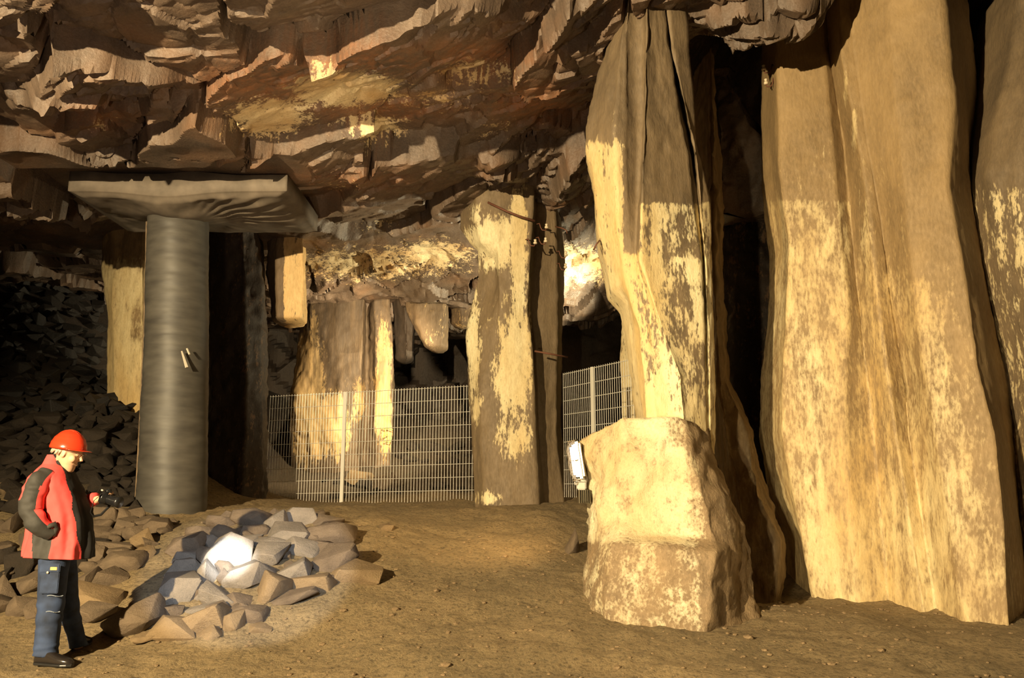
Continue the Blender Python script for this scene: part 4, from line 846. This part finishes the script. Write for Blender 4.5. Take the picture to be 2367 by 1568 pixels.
for f in s2.data.polygons: f.material_index = 0 if f.center.x > pp(206, 0).x else 2  # black cloth paints the shade on this red sleeve above the cuff
bm = bmesh.new(); tube(bm, [pp(104, 1226, -.235), pp(112, 1218, -.25), pp(126, 1212, -.225), pp(130, 1222, -.21), pp(126, 1240, -.21)], [.012, .02, .022, .02, .01], 8); po = obj_bm('pocket_edge', bm, M_grey, smooth=True); po.parent = jk
bm = bmesh.new(); ell_loft(bm, [(pp(130, 1092), Vector((.095, 0, .02)), Vector((0, .10, 0))), (pp(138, 1078), Vector((.078, 0, .03)), Vector((0, .085, 0))), (pp(140, 1068), Vector((.072, 0, .04)), Vector((0, .078, 0)))], 24); o = obj_bm('collar', bm, M_bk, smooth=True); o.parent = jk
# trousers
def leg(bm, rings, n=32):
    R = []; A = np.array(rings, float); ys_ = np.arange(A[0, 0], A[-1, 0]+.1, 4)
    for y in ys_:
        xl, xr, hy, of = (np.interp(y, A[:, 0], A[:, k]) for k in (1, 2, 3, 4)); c = pp((xl+xr)/2, y, of); a = (xr-xl)/2*PX
        w_ = 1+.05*math.sin(y*.19)*sstep(1340, 1420, y)*(1-sstep(1440, 1470, y))+.05*math.sin(y*.35)*sstep(1480, 1500, y)
        R.append((c, Vector((a*w_, 0, .012*math.sin(y*.11))), Vector((0, hy*w_, 0))))
    ell_loft(bm, R, n, .92)
bm = bmesh.new(); leg(bm, [(1268, 96, 162, .13, -.05), (1290, 95, 158, .11, -.09), (1330, 94, 152, .095, -.11), (1380, 91, 147, .085, -.11), (1420, 89, 142, .08, -.12), (1470, 85, 134, .075, -.12), (1517, 80, 130, .072, -.12)])
tl = obj_bm('trousers', bm, M_jean, smooth=True)
bm = bmesh.new(); bm.from_mesh(tl.data); leg(bm, [(1268, 108, 172, .13, .05), (1290, 112, 172, .11, .09), (1340, 128, 176, .09, .12), (1385, 138, 178, .08, .14), (1440, 148, 186, .072, .2), (1496, 164, 202, .066, .28)]); bm.to_mesh(tl.data); bm.free()
for p in tl.data.polygons: p.use_smooth = True
tl.parent = person; tl['label'] = 'blue work jeans with a thigh pocket'; r2 = tl.modifiers.new('join', 'REMESH'); r2.mode = 'VOXEL'; r2.voxel_size = .007; r2.use_smooth_shade = True
bm = bmesh.new(); box(bm, pp(115, 1345, -.212), (.135, .012, .17), None, .005); o = obj_bm('thigh_pocket', bm, M_jean); o.parent = tl
bm = bmesh.new(); box(bm, pp(116, 1314, -.218), (.15, .014, .065), None, .006); fo = obj_bm('pocket_flap', bm, M_jean); fo.parent = tl
bm = bmesh.new(); box(bm, pp(124, 1315, -.226), (.05, .006, .022), None, .002); o = obj_bm('sewn_tag', bm, plain('yellow_cloth_tag', (.75, .42, .12), .6)); o.parent = tl; o['label'] = 'yellow sewn tag'
bm = bmesh.new(); blob(bm, pp(110, 1324, -.228), (.009, .005, .009)); o = obj_bm('button', bm, plain('brass_button', (.8, .7, .5), .3, .6)); o.parent = tl
M_stitch = plain('pale_seam', (.22, .25, .30), .9)
for y, xl, xr, of in ((1378, 92, 146, -.198), (1415, 91, 139, -.203)):
    bm = bmesh.new(); tube(bm, [pp(xl+(xr-xl)*k/10, y+(1.5*math.sin(k)), -.11-.092*math.sin(math.pi*min(max(k/10, .12), .88))**.6) for k in range(11)], .003, 5); o = obj_bm('seam', bm, M_stitch); o.parent = tl
# shoes
def shoe(heel, toe, z0, wd):
    heel, toe = Vector(heel), Vector(toe); f = (toe-heel); L_ = f.length; f.normalize(); s_ = Vector((-f.y, f.x, 0)).normalized(); bm = bmesh.new(); R = []
    for t, hw, h in ((0, .55, .055), (.06, .8, .085), (.2, .85, .098), (.35, .85, .095), (.5, .9, .075), (.65, 1, .060), (.8, .98, .052), (.92, .75, .042), (1, .35, .028)):
        c = heel+f*(L_*t); R.append((Vector((c.x, c.y, z0+.008+h/2)), s_*wd*hw, Vector((0, 0, h/2))))
    ell_loft(bm, R, 20, .75); o = obj_bm('shoe', bm, M_shoe, smooth=True); o.parent = person
    bm = bmesh.new(); R = [(Vector((*(heel+f*(L_*t)).xy, z0+.008)), s_*wd*hw*1.05, Vector((0, 0, .012))) for t, hw in ((-.01, .5), (.05, .82), (.3, .85), (.6, 1), (.8, 1), (.93, .75), (1.01, .3))]
    ell_loft(bm, R, 16, .6); q = obj_bm('sole', bm, M_blk); q.parent = o
h0 = pp(84, 1530, -.12); t0 = pp(168, 1530, -.20); gzz = float(gz((h0.x+t0.x)/2, h0.y)); shoe(h0, t0, gzz, .05)
h0 = pp(170, 1500, .26); t0 = pp(206, 1500, .44); shoe(h0, t0, float(gz((h0.x+t0.x)/2, (h0.y+t0.y)/2)), .048)
# hair, glasses, helmet
bm = bmesh.new()
for k in range(60):
    r_ = random.Random(k); a = r_.uniform(-1.35, 1.35); y = math.sin(a)*.074; x = -.015-math.cos(a)*.092; z = r_.uniform(.0, .04)
    tube(bm, [hp(x*.95, y*.98, z+.03), hp(x*1.07, y*1.05, z), hp(x*1.13-.004, y*1.06, z-.022-.01*r_.random())], [.010, .010, .003], 5)
o = obj_bm('hair', bm, M_hair, smooth=True); o.parent = person; o['label'] = 'short grey hair below the helmet'
bm = bmesh.new()
for sd in (-1, 1):
    tube(bm, [hp(-.01, sd*.082, .03), hp(.05, sd*.083, .038), hp(.104, sd*.07, .035)], .0022, 6)
    tube(bm, [hp(.106, sd*(.038+.03*math.cos(a)), .025+.017*math.sin(a)) for a in np.linspace(0, 6.283, 17)], .0018, 5)
tube(bm, [hp(.108, -.009, .03), hp(.112, 0, .034), hp(.108, .009, .03)], .0018, 5); o = obj_bm('glasses', bm, plain('thin_metal_frame', (.5, .42, .3), .3, .8)); o.parent = person
HM = Matrix.Rotation(math.radians(7), 3, 'Y'); hc = pp(159, 1036, -.02)
def hm(x, y, z): return hc+HM @ Vector((x, y, z))
bm = bmesh.new(); R = []
for z, a, b in ((-.012, .134, .118), (.0, .137, .120), (.012, .134, .117), (.04, .129, .113), (.043, .126, .110), (.075, .113, .098), (.078, .110, .095), (.105, .086, .076), (.108, .083, .072), (.128, .052, .046), (.138, .022, .02)):
    R.append((hm(-.004, 0, z), HM @ Vector((a, 0, 0)), HM @ Vector((0, b, 0))))
ell_loft(bm, R, 40); ho = obj_bm('helmet', bm, M_helm, smooth=True); ho.parent = person; ho['label'] = 'orange red hard hat'
bm = bmesh.new(); R = []
for t in np.linspace(-1.25, 1.25, 19):
    e = .036*max(0, math.cos(t*1.2))**.7+.004; c, s_ = math.cos(t), math.sin(t); R.append((hm(.128*c+e*c*.5, .114*s_+e*s_*.5, -.006-.004*c), HM @ Vector((c*(e*.5+.008), s_*(e*.5+.008), -.003)), HM @ Vector((0, 0, .004))))
ell_loft(bm, R, 10); o = obj_bm('brim', bm, M_helm, smooth=True); o.parent = ho
bm = bmesh.new()
for y in (-.022, 0, .022):
    tube(bm, [hm(-.12*math.cos(a)-.004, y, .0+.137*math.sin(a)*(.98 if y else 1)) for a in np.linspace(.25, math.pi-.35, 16)], .006, 6)
o = obj_bm('crown_ribs', bm, M_helm, smooth=True); o.parent = ho
# the camera in the left hand
ck = pp(246, 1152, .06); CR = Matrix.Rotation(math.radians(14), 3, 'Y') @ Matrix.Rotation(math.radians(-12), 3, 'Z')
M_cam = plain('camera_black', (.012, .012, .013), .3); kr = empty('photo_camera', tuple(ck), 'black photo camera with a long lens held out in front of the person', 'camera')
def kp(x, y, z): return ck+CR @ Vector((x, y, z))
bm = bmesh.new(); box(bm, kp(0, 0, 0), (.05, .13, .09), CR, .012); box(bm, kp(.0, .0, .055), (.045, .05, .035), CR, .01); box(bm, kp(.012, .055, -.005), (.06, .03, .085), CR, .01); under(obj_bm('camera_body', bm, M_cam, smooth=True), kr)
bm = bmesh.new(); tube(bm, [kp(.02, -.01, -.003), kp(.05, -.01, -.003), kp(.052, -.01, -.003), kp(.10, -.01, -.003), kp(.102, -.01, -.003), kp(.135, -.01, -.003)], [.032, .034, .037, .037, .040, .044], 20); lo_ = under(obj_bm('lens', bm, M_cam, smooth=True), kr)
bm = bmesh.new(); box(bm, kp(-.02, -.05, .055), (.02, .012, .012), CR, .003); o = under(obj_bm('bright_trim', bm, M_alu), kr)
bm = bmesh.new(); tube(bm, [kp(0, -.066, .03), kp(-.03, -.09, -.03), kp(-.035, -.08, -.12), kp(-.02, -.05, -.15), kp(0, .0, -.13), kp(.01, .05, -.06), kp(0, .068, .03)], (.010), 6, True, .25); under(obj_bm('strap', bm, M_bk, smooth=True), kr)
